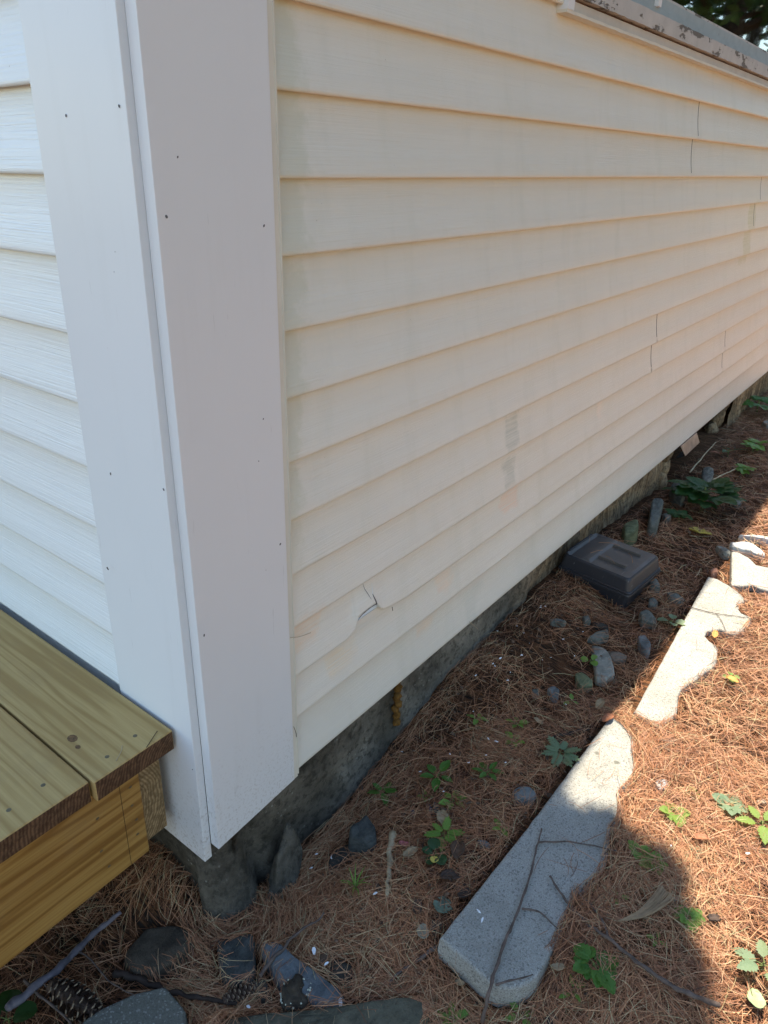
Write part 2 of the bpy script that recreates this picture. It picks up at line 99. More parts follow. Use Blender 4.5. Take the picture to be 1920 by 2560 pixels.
def bevel_box(name, x0, x1, y0, y1, z0, z1, mat, parent=None, bev=.0015, seg=2, warp=None):
    v, f = boxvf(x0, x1, y0, y1, z0, z1)
    bm = bmesh.new(); vv = [bm.verts.new(p) for p in v]
    for q in f: bm.faces.new([vv[i] for i in q])
    if warp:
        for p in bm.verts: p.co = warp(p.co)
    if bev: bmesh.ops.bevel(bm, geom=list(bm.edges), offset=bev, segments=seg, affect='EDGES', profile=.6)
    bmesh.ops.recalc_face_normals(bm, faces=bm.faces)
    me = bpy.data.meshes.new(name); bm.to_mesh(me); bm.free()
    if mat: me.materials.append(mat)
    o = bpy.data.objects.new(name, me); return link(o, parent)
def merge(parts):
    V, F = [], []
    for v, f in parts:
        n = len(V); V += list(v); F += [tuple(i + n for i in q) for q in f]
    return V, F
def tubevf(pts, radii, n=7, cap=True):
    V, F = [], []; pts = [Vector(p) for p in pts]
    up = Vector((.13, .21, .97))
    for i, p in enumerate(pts):
        t = (pts[min(i + 1, len(pts) - 1)] - pts[max(i - 1, 0)]).normalized()
        a = t.cross(up)
        if a.length < .05: a = t.cross(Vector((1, 0, 0)))
        a.normalize(); b = t.cross(a)
        r = radii[i] if hasattr(radii, '__len__') else radii
        for k in range(n):
            an = 2 * math.pi * k / n
            V.append(p + (a * math.cos(an) + b * math.sin(an)) * r)
        if i:
            for k in range(n):
                k2 = (k + 1) % n; o = (i - 1) * n
                F.append((o + k, o + k2, o + n + k2, o + n + k))
    if cap:
        F.append(tuple(range(n))[::-1]); F.append(tuple(range((len(pts) - 1) * n, len(pts) * n)))
    return V, F
def spline(pts, sub=4):
    P = [Vector(p) for p in pts]; out = []
    for i in range(len(P) - 1):
        p0 = P[max(i - 1, 0)]; p1 = P[i]; p2 = P[i + 1]; p3 = P[min(i + 2, len(P) - 1)]
        for k in range(sub):
            t = k / sub
            out.append(.5 * ((2 * p1) + (p2 - p0) * t + (2 * p0 - 5 * p1 + 4 * p2 - p3) * t * t + (3 * p1 - p0 - 3 * p2 + p3) * t ** 3))
    out.append(P[-1]); return out

# ------------------------------------------------------------------ materials
class N:
    """tiny node builder"""
    def __init__(s, name, rough=.6, spec=.3):
        s.m = bpy.data.materials.new(name); s.m.use_nodes = True; s.t = s.m.node_tree
        s.b = s.t.nodes['Principled BSDF']; s.b.inputs['Roughness'].default_value = rough
        s.b.inputs['Specular IOR Level'].default_value = spec
        s.tc = s.t.nodes.new('ShaderNodeTexCoord').outputs['Object']
        s.out = s.t.nodes['Material Output']
    def n(s, typ): return s.t.nodes.new('ShaderNode' + typ)
    def l(s, a, b): s.t.links.new(a, b)
    def map(s, scale=(1, 1, 1), loc=(0, 0, 0), rot=(0, 0, 0), src=None):
        q = s.n('Mapping'); q.inputs['Scale'].default_value = scale; q.inputs['Location'].default_value = loc; q.inputs['Rotation'].default_value = rot
        s.l(src or s.tc, q.inputs[0]); return q.outputs[0]
    def noise(s, scale, detail=4, rough=.55, src=None, dist=0, out='Fac'):
        q = s.n('TexNoise'); q.inputs['Scale'].default_value = scale; q.inputs['Detail'].default_value = detail
        q.inputs['Roughness'].default_value = rough; q.inputs['Distortion'].default_value = dist
        s.l(src or s.tc, q.inputs['Vector']); return q.outputs[out]
    def vor(s, scale, src=None, out='Distance', feature='F1'):
        q = s.n('TexVoronoi'); q.feature = feature; q.inputs['Scale'].default_value = scale; s.l(src or s.tc, q.inputs['Vector']); return q.outputs[out]
    def ramp(s, fac, stops, interp='LINEAR'):
        q = s.n('ValToRGB'); q.color_ramp.interpolation = interp; e = q.color_ramp.elements
        while len(e) < len(stops): e.new(.5)
        for i, (p, c) in enumerate(stops):
            e[i].position = p; e[i].color = (c, c, c, 1) if isinstance(c, (int, float)) else (*c, 1)
        s.l(fac, q.inputs[0]); return q.outputs[0]
    def mix(s, fac, a, b, mode='MIX'):
        q = s.n('MixRGB'); q.blend_type = mode
        for k, v in ((0, fac), (1, a), (2, b)):
            if isinstance(v, (int, float)): q.inputs[k].default_value = v if k == 0 else (v, v, v, 1)
            elif isinstance(v, tuple): q.inputs[k].default_value = (*v, 1)
            else: s.l(v, q.inputs[k])
        return q.outputs[0]
    def math(s, op, a, b=0., c=None):
        q = s.n('Math'); q.operation = op
        for k, v in ((0, a), (1, b), (2, c)):
            if v is None: continue
            if isinstance(v, (int, float)): q.inputs[k].default_value = v
            else: s.l(v, q.inputs[k])
        return q.outputs[0]
    def sep(s, src=None):
        q = s.n('SeparateXYZ'); s.l(src or s.tc, q.inputs[0]); return q.outputs
    def bump(s, h, dist=.002, strength=1., prev=None):
        q = s.n('Bump'); q.inputs['Distance'].default_value = dist; q.inputs['Strength'].default_value = strength
        s.l(h, q.inputs['Height'])
        if prev: s.l(prev, q.inputs['Normal'])
        s.l(q.outputs[0], s.b.inputs['Normal']); return q.outputs[0]
    def color(s, c):
        if isinstance(c, tuple): s.b.inputs['Base Color'].default_value = (*c, 1)
        else: s.l(c, s.b.inputs['Base Color'])
        return s.m
    def rough(s, r): s.l(r, s.b.inputs['Roughness'])

def band(M, v, a, b, soft=.01):
    """1 where a < v < b, soft edges"""
    p = M.ramp(v, [(0, 0), (1, 1)])
    lo = M.math('SMOOTHSTEP', v, a, a) if False else None
    q = M.n('MapRange'); q.interpolation_type = 'SMOOTHSTEP'; M.l(v, q.inputs[0]); q.inputs[1].default_value = a - soft; q.inputs[2].default_value = a + soft
    q2 = M.n('MapRange'); q2.interpolation_type = 'SMOOTHSTEP'; M.l(v, q2.inputs[0]); q2.inputs[1].default_value = b - soft; q2.inputs[2].default_value = b + soft
    return M.math('MULTIPLY', q.outputs[0], M.math('SUBTRACT', 1.0, q2.outputs[0]))

def siding_mat(name, base, right):
    M = N(name, .30, .5)
    g = M.noise(1, 4, .6, src=M.map((5, 5, 300) if right else (5, 5, 330)), dist=.6)
    g2 = M.noise(1, 3, .5, src=M.map((1.2, 1.2, 60)))
    c = M.mix(M.ramp(g2, [(.3, 0), (.7, 1)]), base, tuple(k * .965 for k in base))
    if right:
        x, y, z = M.sep()
        wob = M.noise(14, 5, .65)
        wobc = M.math('MULTIPLY', M.math('SUBTRACT', wob, .5), .13)
        # old weathering column next to the corner board
        xw = M.math('ADD', x, wobc); zw = M.math('ADD', z, M.math('MULTIPLY', wobc, .6))
        edge = M.math('ADD', xw, M.math('MULTIPLY', M.math('SUBTRACT', 1.2, z), .05))
        msk = M.math('MULTIPLY', band(M, edge, -1, .262, .014), band(M, z, .42, 3, .12))
        c = M.mix(M.math('MULTIPLY', msk, .72), c, tuple(k * q for k, q in zip(base, (.80, .83, .76))))
        def patch(c, x0, x1, z0, z1, col, amt, soft=.012):  # grey-green ones are stains, pink-orange ones paint bounced light into the colour
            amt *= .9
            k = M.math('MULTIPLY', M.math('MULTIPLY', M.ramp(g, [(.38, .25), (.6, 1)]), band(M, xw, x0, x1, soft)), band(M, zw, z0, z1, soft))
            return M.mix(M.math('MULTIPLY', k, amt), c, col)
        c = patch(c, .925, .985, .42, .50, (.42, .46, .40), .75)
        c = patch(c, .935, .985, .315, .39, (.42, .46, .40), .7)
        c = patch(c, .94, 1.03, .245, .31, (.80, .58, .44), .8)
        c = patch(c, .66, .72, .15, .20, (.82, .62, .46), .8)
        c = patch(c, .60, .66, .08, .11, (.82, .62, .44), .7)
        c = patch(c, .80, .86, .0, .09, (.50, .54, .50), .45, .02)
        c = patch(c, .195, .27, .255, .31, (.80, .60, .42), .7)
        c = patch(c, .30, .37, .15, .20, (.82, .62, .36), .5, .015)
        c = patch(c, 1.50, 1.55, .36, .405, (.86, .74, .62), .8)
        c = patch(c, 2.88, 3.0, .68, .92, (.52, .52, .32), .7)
        dirt = M.noise(1, 5, .6, src=M.map((16, 16, 2.2)))
        c = M.mix(M.math('MULTIPLY', M.ramp(dirt, [(.52, 0), (.75, 1)]), .22), c, (.50, .52, .42))
        blot = M.noise(2.6, 4, .6)
        c = M.mix(M.math('MULTIPLY', M.ramp(blot, [(.45, 0), (.62, 1)]), .14), c, (.62, .60, .50))
    else:
        blot = M.noise(3, 4, .6)
        c = M.mix(M.math('MULTIPLY', M.ramp(blot, [(.45, 0), (.65, 1)]), .12), c, (.66, .70, .66))
    spk = M.vor(55); c = M.mix(M.math('MULTIPLY', M.ramp(spk, [(.035, 1), (.055, 0)]), M.math('MULTIPLY', M.ramp(M.noise(9), [(.56, 0), (.6, 1)]), .6)), c, (.25, .22, .18))
    M.color(c)
    b = M.bump(g, .0016 if right else .0018, .65 if right else .6)
    M.bump(M.noise(3, 2), .01, .12, b)
    return M.m
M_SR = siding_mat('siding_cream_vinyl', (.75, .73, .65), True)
M_SL = siding_mat('siding_white_vinyl', (.76, .78, .775), False)

def pvc():
    M = N('white_pvc_trim', .38, .45)
    n1 = M.noise(6, 5, .6); sm = M.noise(1, 4, .6, src=M.map((30, 30, 3)))
    c = M.mix(M.math('MULTIPLY', M.ramp(n1, [(.45, 0), (.7, 1)]), .12), (.71, .725, .735), (.60, .62, .64))
    c = M.mix(M.math('MULTIPLY', M.ramp(sm, [(.58, 0), (.8, 1)]), .15), c, (.55, .55, .53))
    d = M.vor(40); c = M.mix(M.math('MULTIPLY', M.ramp(d, [(.03, 1), (.05, 0)]), M.ramp(M.noise(7), [(.6, 0), (.64, .6)])), c, (.35, .34, .32))
    x, y, z = M.sep(); low = M.ramp(M.math('ADD', z, M.math('MULTIPLY', M.noise(30, 5, .7), .35)), [(.12, 1), (.34, 0)])
    c = M.mix(M.math('MULTIPLY', low, M.ramp(M.noise(180, 3, .7), [(.52, 0), (.66, .55)])), c, (.30, .25, .19))
    scf = M.noise(1, 3, .6, src=M.map((120, 120, 9), rot=(.5, .2, 0))); c = M.mix(M.ramp(scf, [(.70, 0), (.74, .35)]), c, (.42, .42, .42))
    M.color(c); M.bump(M.noise(260, 2), .0004, .2, M.bump(M.noise(5, 2), .004, .15)); return M.m
M_PVC = pvc()
def simple(name, c, rough=.6, var=.25, scale=20, spec=.3, bump=0, metal=0):
    M = N(name, rough, spec); n = M.noise(scale, 5, .6)
    M.color(M.mix(M.ramp(n, [(.3, 0), (.7, 1)]), tuple(k * (1 - var) for k in c), tuple(min(1, k * (1 + var)) for k in c)))
    M.b.inputs['Metallic'].default_value = metal
    if bump: M.bump(M.noise(scale * 3, 5, .65), bump, .7)
    return M.m
M_CREAM = simple('cream_trim', (.66, .63, .54), .5, .06, 9)
M_HOLE = simple('nail_hole_dark', (.10, .10, .11), .6)
M_NEED2 = simple('loose_needle', (.34, .17, .08), .6, .2)
M_KNOT = simple('wood_knot', (.14, .075, .03), .6, .5, 220)
M_DARK = simple('dark_sheathing', (.03, .028, .026), .9)
M_ROOF = simple('asphalt_shingle', (.06, .06, .06), .9)
M_STRIP = simple('bare_white_vinyl', (.70, .80, .88), .4, .03)
M_FOAM = simple('expanding_foam', (.15, .075, .018), .8, .5, 90, .2, .002)
M_METAL = simple('bent_aluminium', (.42, .42, .43), .38, .25, 30, .5, 0, .8)
M_RUST = simple('rusty_gap', (.16, .07, .04), .9, .5, 60)

def foundation_mat():
    M = N('old_foundation_concrete', .85, .2)
    x, y, z = M.sep()
    n1 = M.noise(9, 8, .7); n2 = M.noise(55, 6, .7); st = M.noise(1, 5, .6, src=M.map((60, 60, 5)))
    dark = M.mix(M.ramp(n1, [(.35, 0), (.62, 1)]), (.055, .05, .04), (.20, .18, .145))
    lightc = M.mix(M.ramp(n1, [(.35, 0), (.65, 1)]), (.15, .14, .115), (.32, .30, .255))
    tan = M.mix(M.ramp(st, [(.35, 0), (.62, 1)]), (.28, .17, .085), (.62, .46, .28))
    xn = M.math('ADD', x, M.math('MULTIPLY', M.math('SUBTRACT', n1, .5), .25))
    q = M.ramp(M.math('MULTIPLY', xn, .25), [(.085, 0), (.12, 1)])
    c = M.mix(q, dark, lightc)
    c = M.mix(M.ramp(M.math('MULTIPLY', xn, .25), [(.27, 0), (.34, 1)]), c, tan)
    c = M.mix(M.math('MULTIPLY', M.ramp(n2, [(.40, 1), (.5, 0)]), .6), c, (.03, .028, .022), 'MIX'); c = M.mix(M.ramp(M.noise(150, 5, .8), [(.6, 0), (.7, .5)]), c, (.34, .32, .27)); c = M.mix(M.ramp(M.noise(4, 7, .75, src=M.map((1, 1, 1), (3, 3, 3))), [(.46, .0), (.60, .6)]), c, (.045, .038, .028))
    # white drips under the siding
    sp = M.vor(70); wz = M.ramp(M.math('ADD', z, M.math('MULTIPLY', n1, .06)), [(0, 0), (.03, 1)])
    sm = M.math('MULTIPLY', M.ramp(sp, [(.12, 1), (.2, 0)]), M.math('MULTIPLY', M.ramp(M.noise(16), [(.55, 0), (.62, 1)]), .6))
    c = M.mix(sm, c, (.42, .42, .38))
    wet = M.math('MULTIPLY', band(M, xn, .49, .60, .015), .55); c = M.mix(wet, c, (.06, .05, .035))
    zz = M.math('ADD', z, M.math('MULTIPLY', n1, .12)); foot_dark = M.ramp(M.math('ADD', zz, .3), [(.02, 1), (.16, 0)])  # darker towards the bottom
    c = M.mix(M.math('MULTIPLY', foot_dark, .4), c, (.045, .045, .035))
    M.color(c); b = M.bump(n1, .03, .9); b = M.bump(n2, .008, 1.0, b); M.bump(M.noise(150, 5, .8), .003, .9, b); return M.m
M_FND = foundation_mat()

def wood_mat(name, pale, mid, dark, axis, ringf=60, rough=.62, stain=.3):
    M = N(name, rough, .3)
    inf = M.n('ObjectInfo'); off = M.n('CombineXYZ'); M.l(M.math('MULTIPLY', inf.outputs['Random'], 7.0), off.inputs[0]); M.l(M.math('MULTIPLY', inf.outputs['Random'], 3.0), off.inputs[2])
    ad = M.n('VectorMath'); M.l(M.tc, ad.inputs[0]); M.l(off.outputs[0], ad.inputs[1]); src = ad.outputs[0]
    sc = [1, 1, 1]; sc[axis] = .16
    ms = M.map(tuple(sc), src=src)
    lowf = M.noise(7, 3, .5, src=ms); x, y, z = M.sep(src)
    if axis == 1: across = x
    else: across = z
    s1 = [26, 26, 26]; s1[axis] = .7; s1[1 if axis == 0 else 2] = 0
    v = M.math('ADD', M.math('MULTIPLY', across, ringf), M.math('ADD', M.math('MULTIPLY', lowf, 7.0), M.math('MULTIPLY', M.noise(1, 2, .5, src=M.map(tuple(s1), src=src)), 8.0)))
    ring = M.math('MULTIPLY_ADD', M.math('SINE', M.math('MULTIPLY', v, 6.283 * .5)), .5, .5)
    ring = M.math('POWER', ring, 1.6)
    fsc = [260, 260, 260]; fsc[axis] = 7
    fine = M.noise(1, 3, .6, src=M.map(tuple(fsc), src=src))
    c = M.mix(ring, pale, mid)
    c = M.mix(M.math('MULTIPLY', M.ramp(ring, [(.6, 0), (1, 1)]), .75), c, dark)
    c = M.mix(M.ramp(fine, [(.35, .45), (.6, 0)]), c, dark)
    bl = M.noise(4, 4, .6, src=ms); c = M.mix(M.math('MULTIPLY', M.ramp(bl, [(.45, 0), (.7, 1)]), stain), c, tuple(k * q for k, q in zip(mid, (1.0, .8, .9))))
    kn = M.vor(5.5, src=M.map(tuple(1 if i != axis else .6 for i in range(3)), src=src))
    c = M.mix(M.ramp(kn, [(.03, 1), (.075, 0)]), c, tuple(k * .45 for k in dark)); c = M.mix(M.math('MULTIPLY', M.ramp(M.noise(9, 6, .7, src=src), [(.5, 0), (.75, 1)]), .3), c, (.24, .17, .09))
    M.color(c); M.bump(fine, .0008, .5); return M.m
M_DECK = wood_mat('treated_pine_top', (.47, .32, .125), (.41, .27, .095), (.32, .195, .065), 1, 62, stain=.35)
M_FASC = wood_mat('treated_pine_face', (.40, .245, .07), (.30, .165, .038), (.17, .082, .018), 0, 60, .55)
def endgrain(name, ca, cb, cen):
    M = N(name, .8, .15)
    q = M.n('VectorMath'); q.operation = 'DISTANCE'
    cx = M.map((1, .02, 1)); M.l(cx, q.inputs[0]); q.inputs[1].default_value = cen
    wv = M.math('ADD', M.math('MULTIPLY', q.outputs['Value'], 190), M.math('MULTIPLY', M.noise(22, 3), 3.0))
    r = M.math('MULTIPLY_ADD', M.math('SINE', M.math('MULTIPLY', wv, 6.28)), .5, .5)
    c = M.mix(r, ca, cb); c = M.mix(M.ramp(M.noise(120, 4), [(.4, .6), (.6, 0)]), c, tuple(k * .5 for k in ca))
    M.color(c); M.bump(M.noise(300, 4), .0015, .8); return M.m
M_END1 = endgrain('plank_end_grain', (.085, .045, .025), (.17, .095, .05), (.05, 0, .16))
M_END2 = endgrain('joist_end_grain', (.20, .13, .06), (.36, .26, .14), (-.12, 0, .10))

def needle_mat():
    M = N('dry_pine_needles', .55, .35)
    a = M.n('Attribute'); a.attribute_name = 'tint'
    c = M.ramp(a.outputs['Fac'], [(0, (.06, .030, .020)), (.2, (.19, .078, .038)), (.45, (.34, .145, .068)), (.7, (.48, .24, .120)), (.88, (.52, .34, .19)), (1, (.40, .35, .18))])
    M.color(c)
    b = M.b; b.inputs['Transmission Weight'].default_value = 0
    return M.m
M_NEED = needle_mat()
def ground_mat():
    M = N('needle_litter_soil', .9, .1)
    layers = []
    for i, an in enumerate((17, 68, 121, 160)):
        mp = M.map((170, 13, 60), rot=(0, 0, R(an)))
        q = M.noise(1, 2, .5, src=M.map((1, 1, 1), loc=(i * 3.1, i, 0), src=mp), dist=.8); layers.append(M.ramp(q, [(.5, 0), (.66, 1)]))
    s = layers[0]
    for k in layers[1:]: s = M.mix(1, s, k, 'LIGHTEN')
    big = M.noise(2.2, 6, .6)
    soil = M.mix(M.noise(60, 6, .7), (.012, .009, .007), (.045, .031, .022))
    nc = M.mix(M.noise(25, 3), (.10, .042, .02), (.24, .11, .05))
    x, y, z = M.sep()
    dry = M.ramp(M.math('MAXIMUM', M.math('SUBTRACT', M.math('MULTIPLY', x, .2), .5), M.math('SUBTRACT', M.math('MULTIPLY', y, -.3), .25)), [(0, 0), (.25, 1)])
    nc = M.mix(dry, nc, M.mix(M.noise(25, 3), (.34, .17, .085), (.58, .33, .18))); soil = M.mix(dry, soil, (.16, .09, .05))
    c = M.mix(M.math('MULTIPLY', s, M.ramp(big, [(.3, .55), (.55, 1)])), soil, nc)
    # farther out the yard turns to patchy grass over litter
    far = M.ramp(M.math('MULTIPLY', M.math('ABSOLUTE', y), .05), [(.30, 0), (.5, 1)])
    gr = M.mix(M.noise(3, 6, .7), (.05, .08, .02), (.16, .12, .05))
    c = M.mix(far, c, gr)
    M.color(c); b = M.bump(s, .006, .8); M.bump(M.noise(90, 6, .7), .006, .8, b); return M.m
M_GRD = ground_mat()

STC = {'blue': ((.07, .085, .10), (.13, .15, .17)), 'slate': ((.03, .034, .035), (.075, .082, .082)), 'olive': ((.055, .055, .042), (.11, .108, .082)),
       'dark': ((.018, .017, .016), (.05, .046, .04)), 'brown': ((.03, .025, .02), (.075, .062, .048)), 'pale': ((.20, .20, .175), (.38, .37, .33)),
       'tan': ((.14, .11, .09), (.25, .21, .17)), 'grey': ((.09, .095, .085), (.22, .225, .20)), 'bluegrey': ((.12, .13, .135), (.22, .24, .25)),
       'lichen': ((.08, .095, .055), (.22, .24, .13)), 'white': ((.42, .43, .45), (.70, .70, .72)), 'purple': ((.045, .045, .07), (.10, .10, .15)), 'red': ((.16, .07, .05), (.36, .19, .14))}
def stone_mat(k):
    a, b = STC[k]; M = N(k + '_stone', .78, .25)
    inf = M.n('ObjectInfo'); off = M.n('VectorMath'); M.l(M.tc, off.inputs[0]); M.l(inf.outputs['Random'], off.inputs[1]); src = off.outputs[0]
    n1 = M.noise(28, 8, .7, src=src); n2 = M.noise(170, 6, .7, src=src); ly = M.noise(1, 4, .6, src=M.map((9, 40, 90), rot=(.2, .1, .6), src=src))
    c = M.mix(M.ramp(n1, [(.3, 0), (.7, 1)]), a, b); c = M.mix(M.ramp(ly, [(.42, .5), (.5, 0)]), c, tuple(q * .55 for q in a))
    c = M.mix(M.ramp(n2, [(.62, 0), (.72, .5)]), c, tuple(min(1, q * 1.7) for q in b))
    M.color(M.mix(1, c, (1.35, 1.3, 1.2) if k in ('slate', 'dark', 'brown', 'olive', 'blue') else (1, 1, .96), 'MULTIPLY')); bb = M.bump(n1, .008, 1); M.bump(n2, .0025, .9, bb); return M.m
M_ST = {k: stone_mat(k) for k in STC}
def granite(name, a, b, scale=260):
    M = N(name, .8, .3)
    n = M.noise(scale, 3, .75); v = M.vor(scale * .9, out='Color'); big = M.noise(9, 6, .65)
    c = M.mix(M.ramp(n, [(.36, 0), (.62, 1)]), a, b)
    sv = M.n('SeparateColor'); M.l(v, sv.inputs[0])
    c = M.mix(M.ramp(sv.outputs[0], [(.86, 0), (.9, .5)]), c, (.09, .09, .09))
    c = M.mix(M.ramp(sv.outputs[1], [(.86, 0), (.93, .35)]), c, (.6, .6, .58))
    c = M.mix(M.math('MULTIPLY', M.ramp(big, [(.4, 0), (.68, 1)]), .38), c, (.20, .19, .15))
    lch = M.vor(16); c = M.mix(M.math('MULTIPLY', M.ramp(lch, [(.06, 1), (.12, 0)]), M.ramp(M.noise(5), [(.55, 0), (.6, .7)])), c, (.10, .10, .07))
    M.color(c); bb = M.bump(n, .0030, 1.0); bb = M.bump(M.noise(85, 5, .75), .006, .8, bb); M.bump(big, .012, .6, bb); return M.m
M_GRAN = granite('grey_granite', (.30, .295, .265), (.53, .52, .475), 420)
M_PAVE = granite('concrete_paver', (.13, .135, .115), (.18, .185, .16), 420)

LC = [(.075, .19, .03), (.15, .29, .05), (.035, .095, .035), (.17, .26, .15), (.17, .28, .045), (.028, .085, .018)]
def leaf_mat(i, c):
    M = N('weed_leaf_' + ('mid_green', 'bright_green', 'dark_green', 'pale_green', 'yellow_green', 'deep_green')[i], .42, .45)
    inf = M.n('ObjectInfo'); n = M.noise(70, 4, .6)
    c1 = M.mix(n, tuple(k * .7 for k in c), tuple(min(1, k * 1.3) for k in c))
    c1 = M.mix(M.math('MULTIPLY', inf.outputs['Random'], .3), c1, (c[0] * 1.7, c[1] * 1.2, c[2]))
    M.color(c1)
    tr = M.n('BsdfTranslucent'); M.l(M.mix(1, c1, (1.6, 1.5, .6), 'MULTIPLY'), tr.inputs[0])
    mx = M.n('MixShader'); mx.inputs[0].default_value = .35
    M.l(M.b.outputs[0], mx.inputs[1]); M.l(tr.outputs[0], mx.inputs[2]); M.l(mx.outputs[0], M.out.inputs[0])
    M.bump(n, .0012, .6); return M.m
M_LF = [leaf_mat(i, c) for i, c in enumerate(LC)]
M_STEM = simple('weed_stem', (.16, .20, .06), .6)
DC = {'brown': (.085, .05, .032), 'bark': (.06, .038, .028), 'green': (.13, .17, .12), 'tan': (.30, .22, .13), 'beige': (.30, .26, .18), 'orange': (.62, .27, .07),
      'rust': (.30, .12, .06), 'yellow': (.55, .47, .10), 'pink': (.42, .13, .13), 'bigleaf': (.28, .36, .18)}
M_DL = {k: simple('leaf_' + k, c, .6, .35, 60, .25, .002) for k, c in DC.items()}
M_TWIG = simple('twig_bark', (.115, .085, .07), .8, .4, 60, .2, .001)
M_TWIGP = simple('peeled_stick', (.42, .34, .22), .7, .25, 50, .2, .001)
M_TWIGG = simple('grey_stick', (.13, .12, .14), .8, .4, 50, .2, .0015)
M_TWIGD = simple('dark_twig', (.04, .028, .022), .8, .4, 60, .2, .001)
M_CHIP = simple('paint_chip_white', (.80, .82, .84), .6, .1, 60)
M_CONE = simple('pine_cone_scale', (.085, .055, .04), .7, .45, 80, .25, .001)
M_CONET = simple('pine_cone_tip', (.24, .19, .13), .7, .3, 80)

# ------------------------------------------------------------------ the house
house = empty('house', (0, 0, 0), 'white vinyl sided house with wide white corner boards, an old foundation and a peeling window', 'house')
house['kind'] = 'thing'; del house['kind']
ZR = [1.3228, 1.2192, 1.1183, 1.0137, .9141, .8108, .7116, .6095, .5112, .4108, .3097, .2096, .1191, 0.]
ZL = [1.9268, 1.8257, 1.7246, 1.6235, 1.5224, 1.4213, 1.3202, 1.2190, 1.1177, 1.0160, .9153, .8138, .7130, .6136, .5118, .4137, .3158, .2148, .114]
XEND = 5.5
def notch(x):
    P = [(.34, 0), (.362, .006), (.368, .012), (.372, .030), (.385, .034), (.40, .036), (.415, .037), (.43, .036), (.437, .028), (.446, .018), (.456, .010), (.475, .006), (.50, .004), (.53, 0)]
    return float(np.interp(x, [p[0] for p in P], [p[1] for p in P]))
def sprof(t): return .0002 + .0154 * (1 - t) ** 1.75 + .0010 * t * t
def course(us, zb, zt, place, wav=0., nf=None, top=.012, sd=0):
    prof_n = 12
    V, F = [], []
    H = zt + top - zb
    for u in us:
        nz = nf(u) if nf else 0.
        o = wav * noise.noise(Vector((u * 1.7, sd * 3.3, 0)))
        zo = .0012 * noise.noise(Vector((u * .9, sd * 5.1, 7)))
        prof = [(.0010, zb + nz + .0026), (.0110, zb + nz + .0004), (.0135, zb + nz), (.0150, zb + nz + .0010), (.0157, zb + nz + .003), (.0156, zb + nz + .007)]
        for t in (.25, .45, .65, .82, .93, 1.0):
            zz = zb + nz + .007 + (H - .007 - nz) * t
            d = sprof(t)
            prof.append((d, zz))
        for k, (d, z) in enumerate(prof):
            V.append(place(u, d + (o if 1 < k < 11 else o * .5), z + zo * (1 if k < 7 else 0)))
    n = len(prof)
    for i in range(len(us) - 1):
        for k in range(n - 1):
            a = i * n + k; F.append((a, a + n, a + n + 1, a + 1))
    return V, F
def lin(a, b, st):
    n = max(2, int(round((b - a) / st)) + 1); return [a + (b - a) * i / (n - 1) for i in range(n)]
PR = lambda u, d, z: (u, .0185 - d, z)
PL_ = lambda u, d, z: (.0050 - d, u, z)
def seam_for(i):   # i = index of the butt in ZR
    tab = {1: [4.55], 2: [1.995], 3: [1.988], 4: [2.99], 5: [2.965], 6: [4.30], 7: [4.27], 8: [1.925], 9: [1.92], 10: [2.905], 11: [2.93], 12: [4.0], 13: [4.05]}
    return tab.get(i, [])
def panel(i, a, b, zb, zt, top=.012):
    nf = notch if (i == 11 and a < .3) else None
    us = lin(a, b, .05)
    if nf: us = sorted(set([u for u in us if u < .33 or u > .54] + list(np.round(np.arange(.33, .541, .004), 4))))
    v, f = course(us, zb, zt, PR, .0012, nf, top, i)
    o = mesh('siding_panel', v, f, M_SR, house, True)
    if nf and a < .3: o['label'] = 'cracked siding panel with a piece broken out of its lower edge'
    return o
WX0, WX1 = 1.003, 3.35          # window trim extent
for i in range(1, len(ZR)):
    zb, zt = ZR[i], ZR[i - 1]
    edges = [.188] + seam_for(i) + [XEND]
    for k in range(len(edges) - 1):
        a = edges[k] + (.0045 if k else 0); b = edges[k + 1]
        if i == 1:
            if k == 0:
                panel(i, a, WX0 - .006, zb, zt); panel(i, WX0 - .006, 3.38, zb, zt, -.0118); panel(i, 3.38, b, zb, zt)
            else: panel(i, a, b, zb, zt)
        else: panel(i, a, b, zb, zt)
zt = 1.3228
k = 0
while zt < 2.0:
    zb2 = zt; zt2 = zt + .1012
    if k == 0: pass
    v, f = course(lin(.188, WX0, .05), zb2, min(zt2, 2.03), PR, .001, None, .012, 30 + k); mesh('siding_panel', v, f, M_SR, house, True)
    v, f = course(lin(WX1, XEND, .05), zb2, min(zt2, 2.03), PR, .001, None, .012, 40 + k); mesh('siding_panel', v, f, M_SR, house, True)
    zt = zt2; k += 1
for i in range(1, len(ZL)):
    v, f = course(lin(.208, 4.0, .05), ZL[i], ZL[i - 1], PL_, .0010, None, .012, 70 + i); mesh('siding_panel', v, f, M_SL, house, True)
# strip of clean vinyl seen through the broken edge
v, f = boxvf(.345, .50, .0140, .0150, .2262, .262); mesh('lock_strip', v, f, M_STRIP, house)
v, f = boxvf(.33, .54, .0132, .0150, .200, .2258); mesh('siding_hem', v, f, M_SR, house)
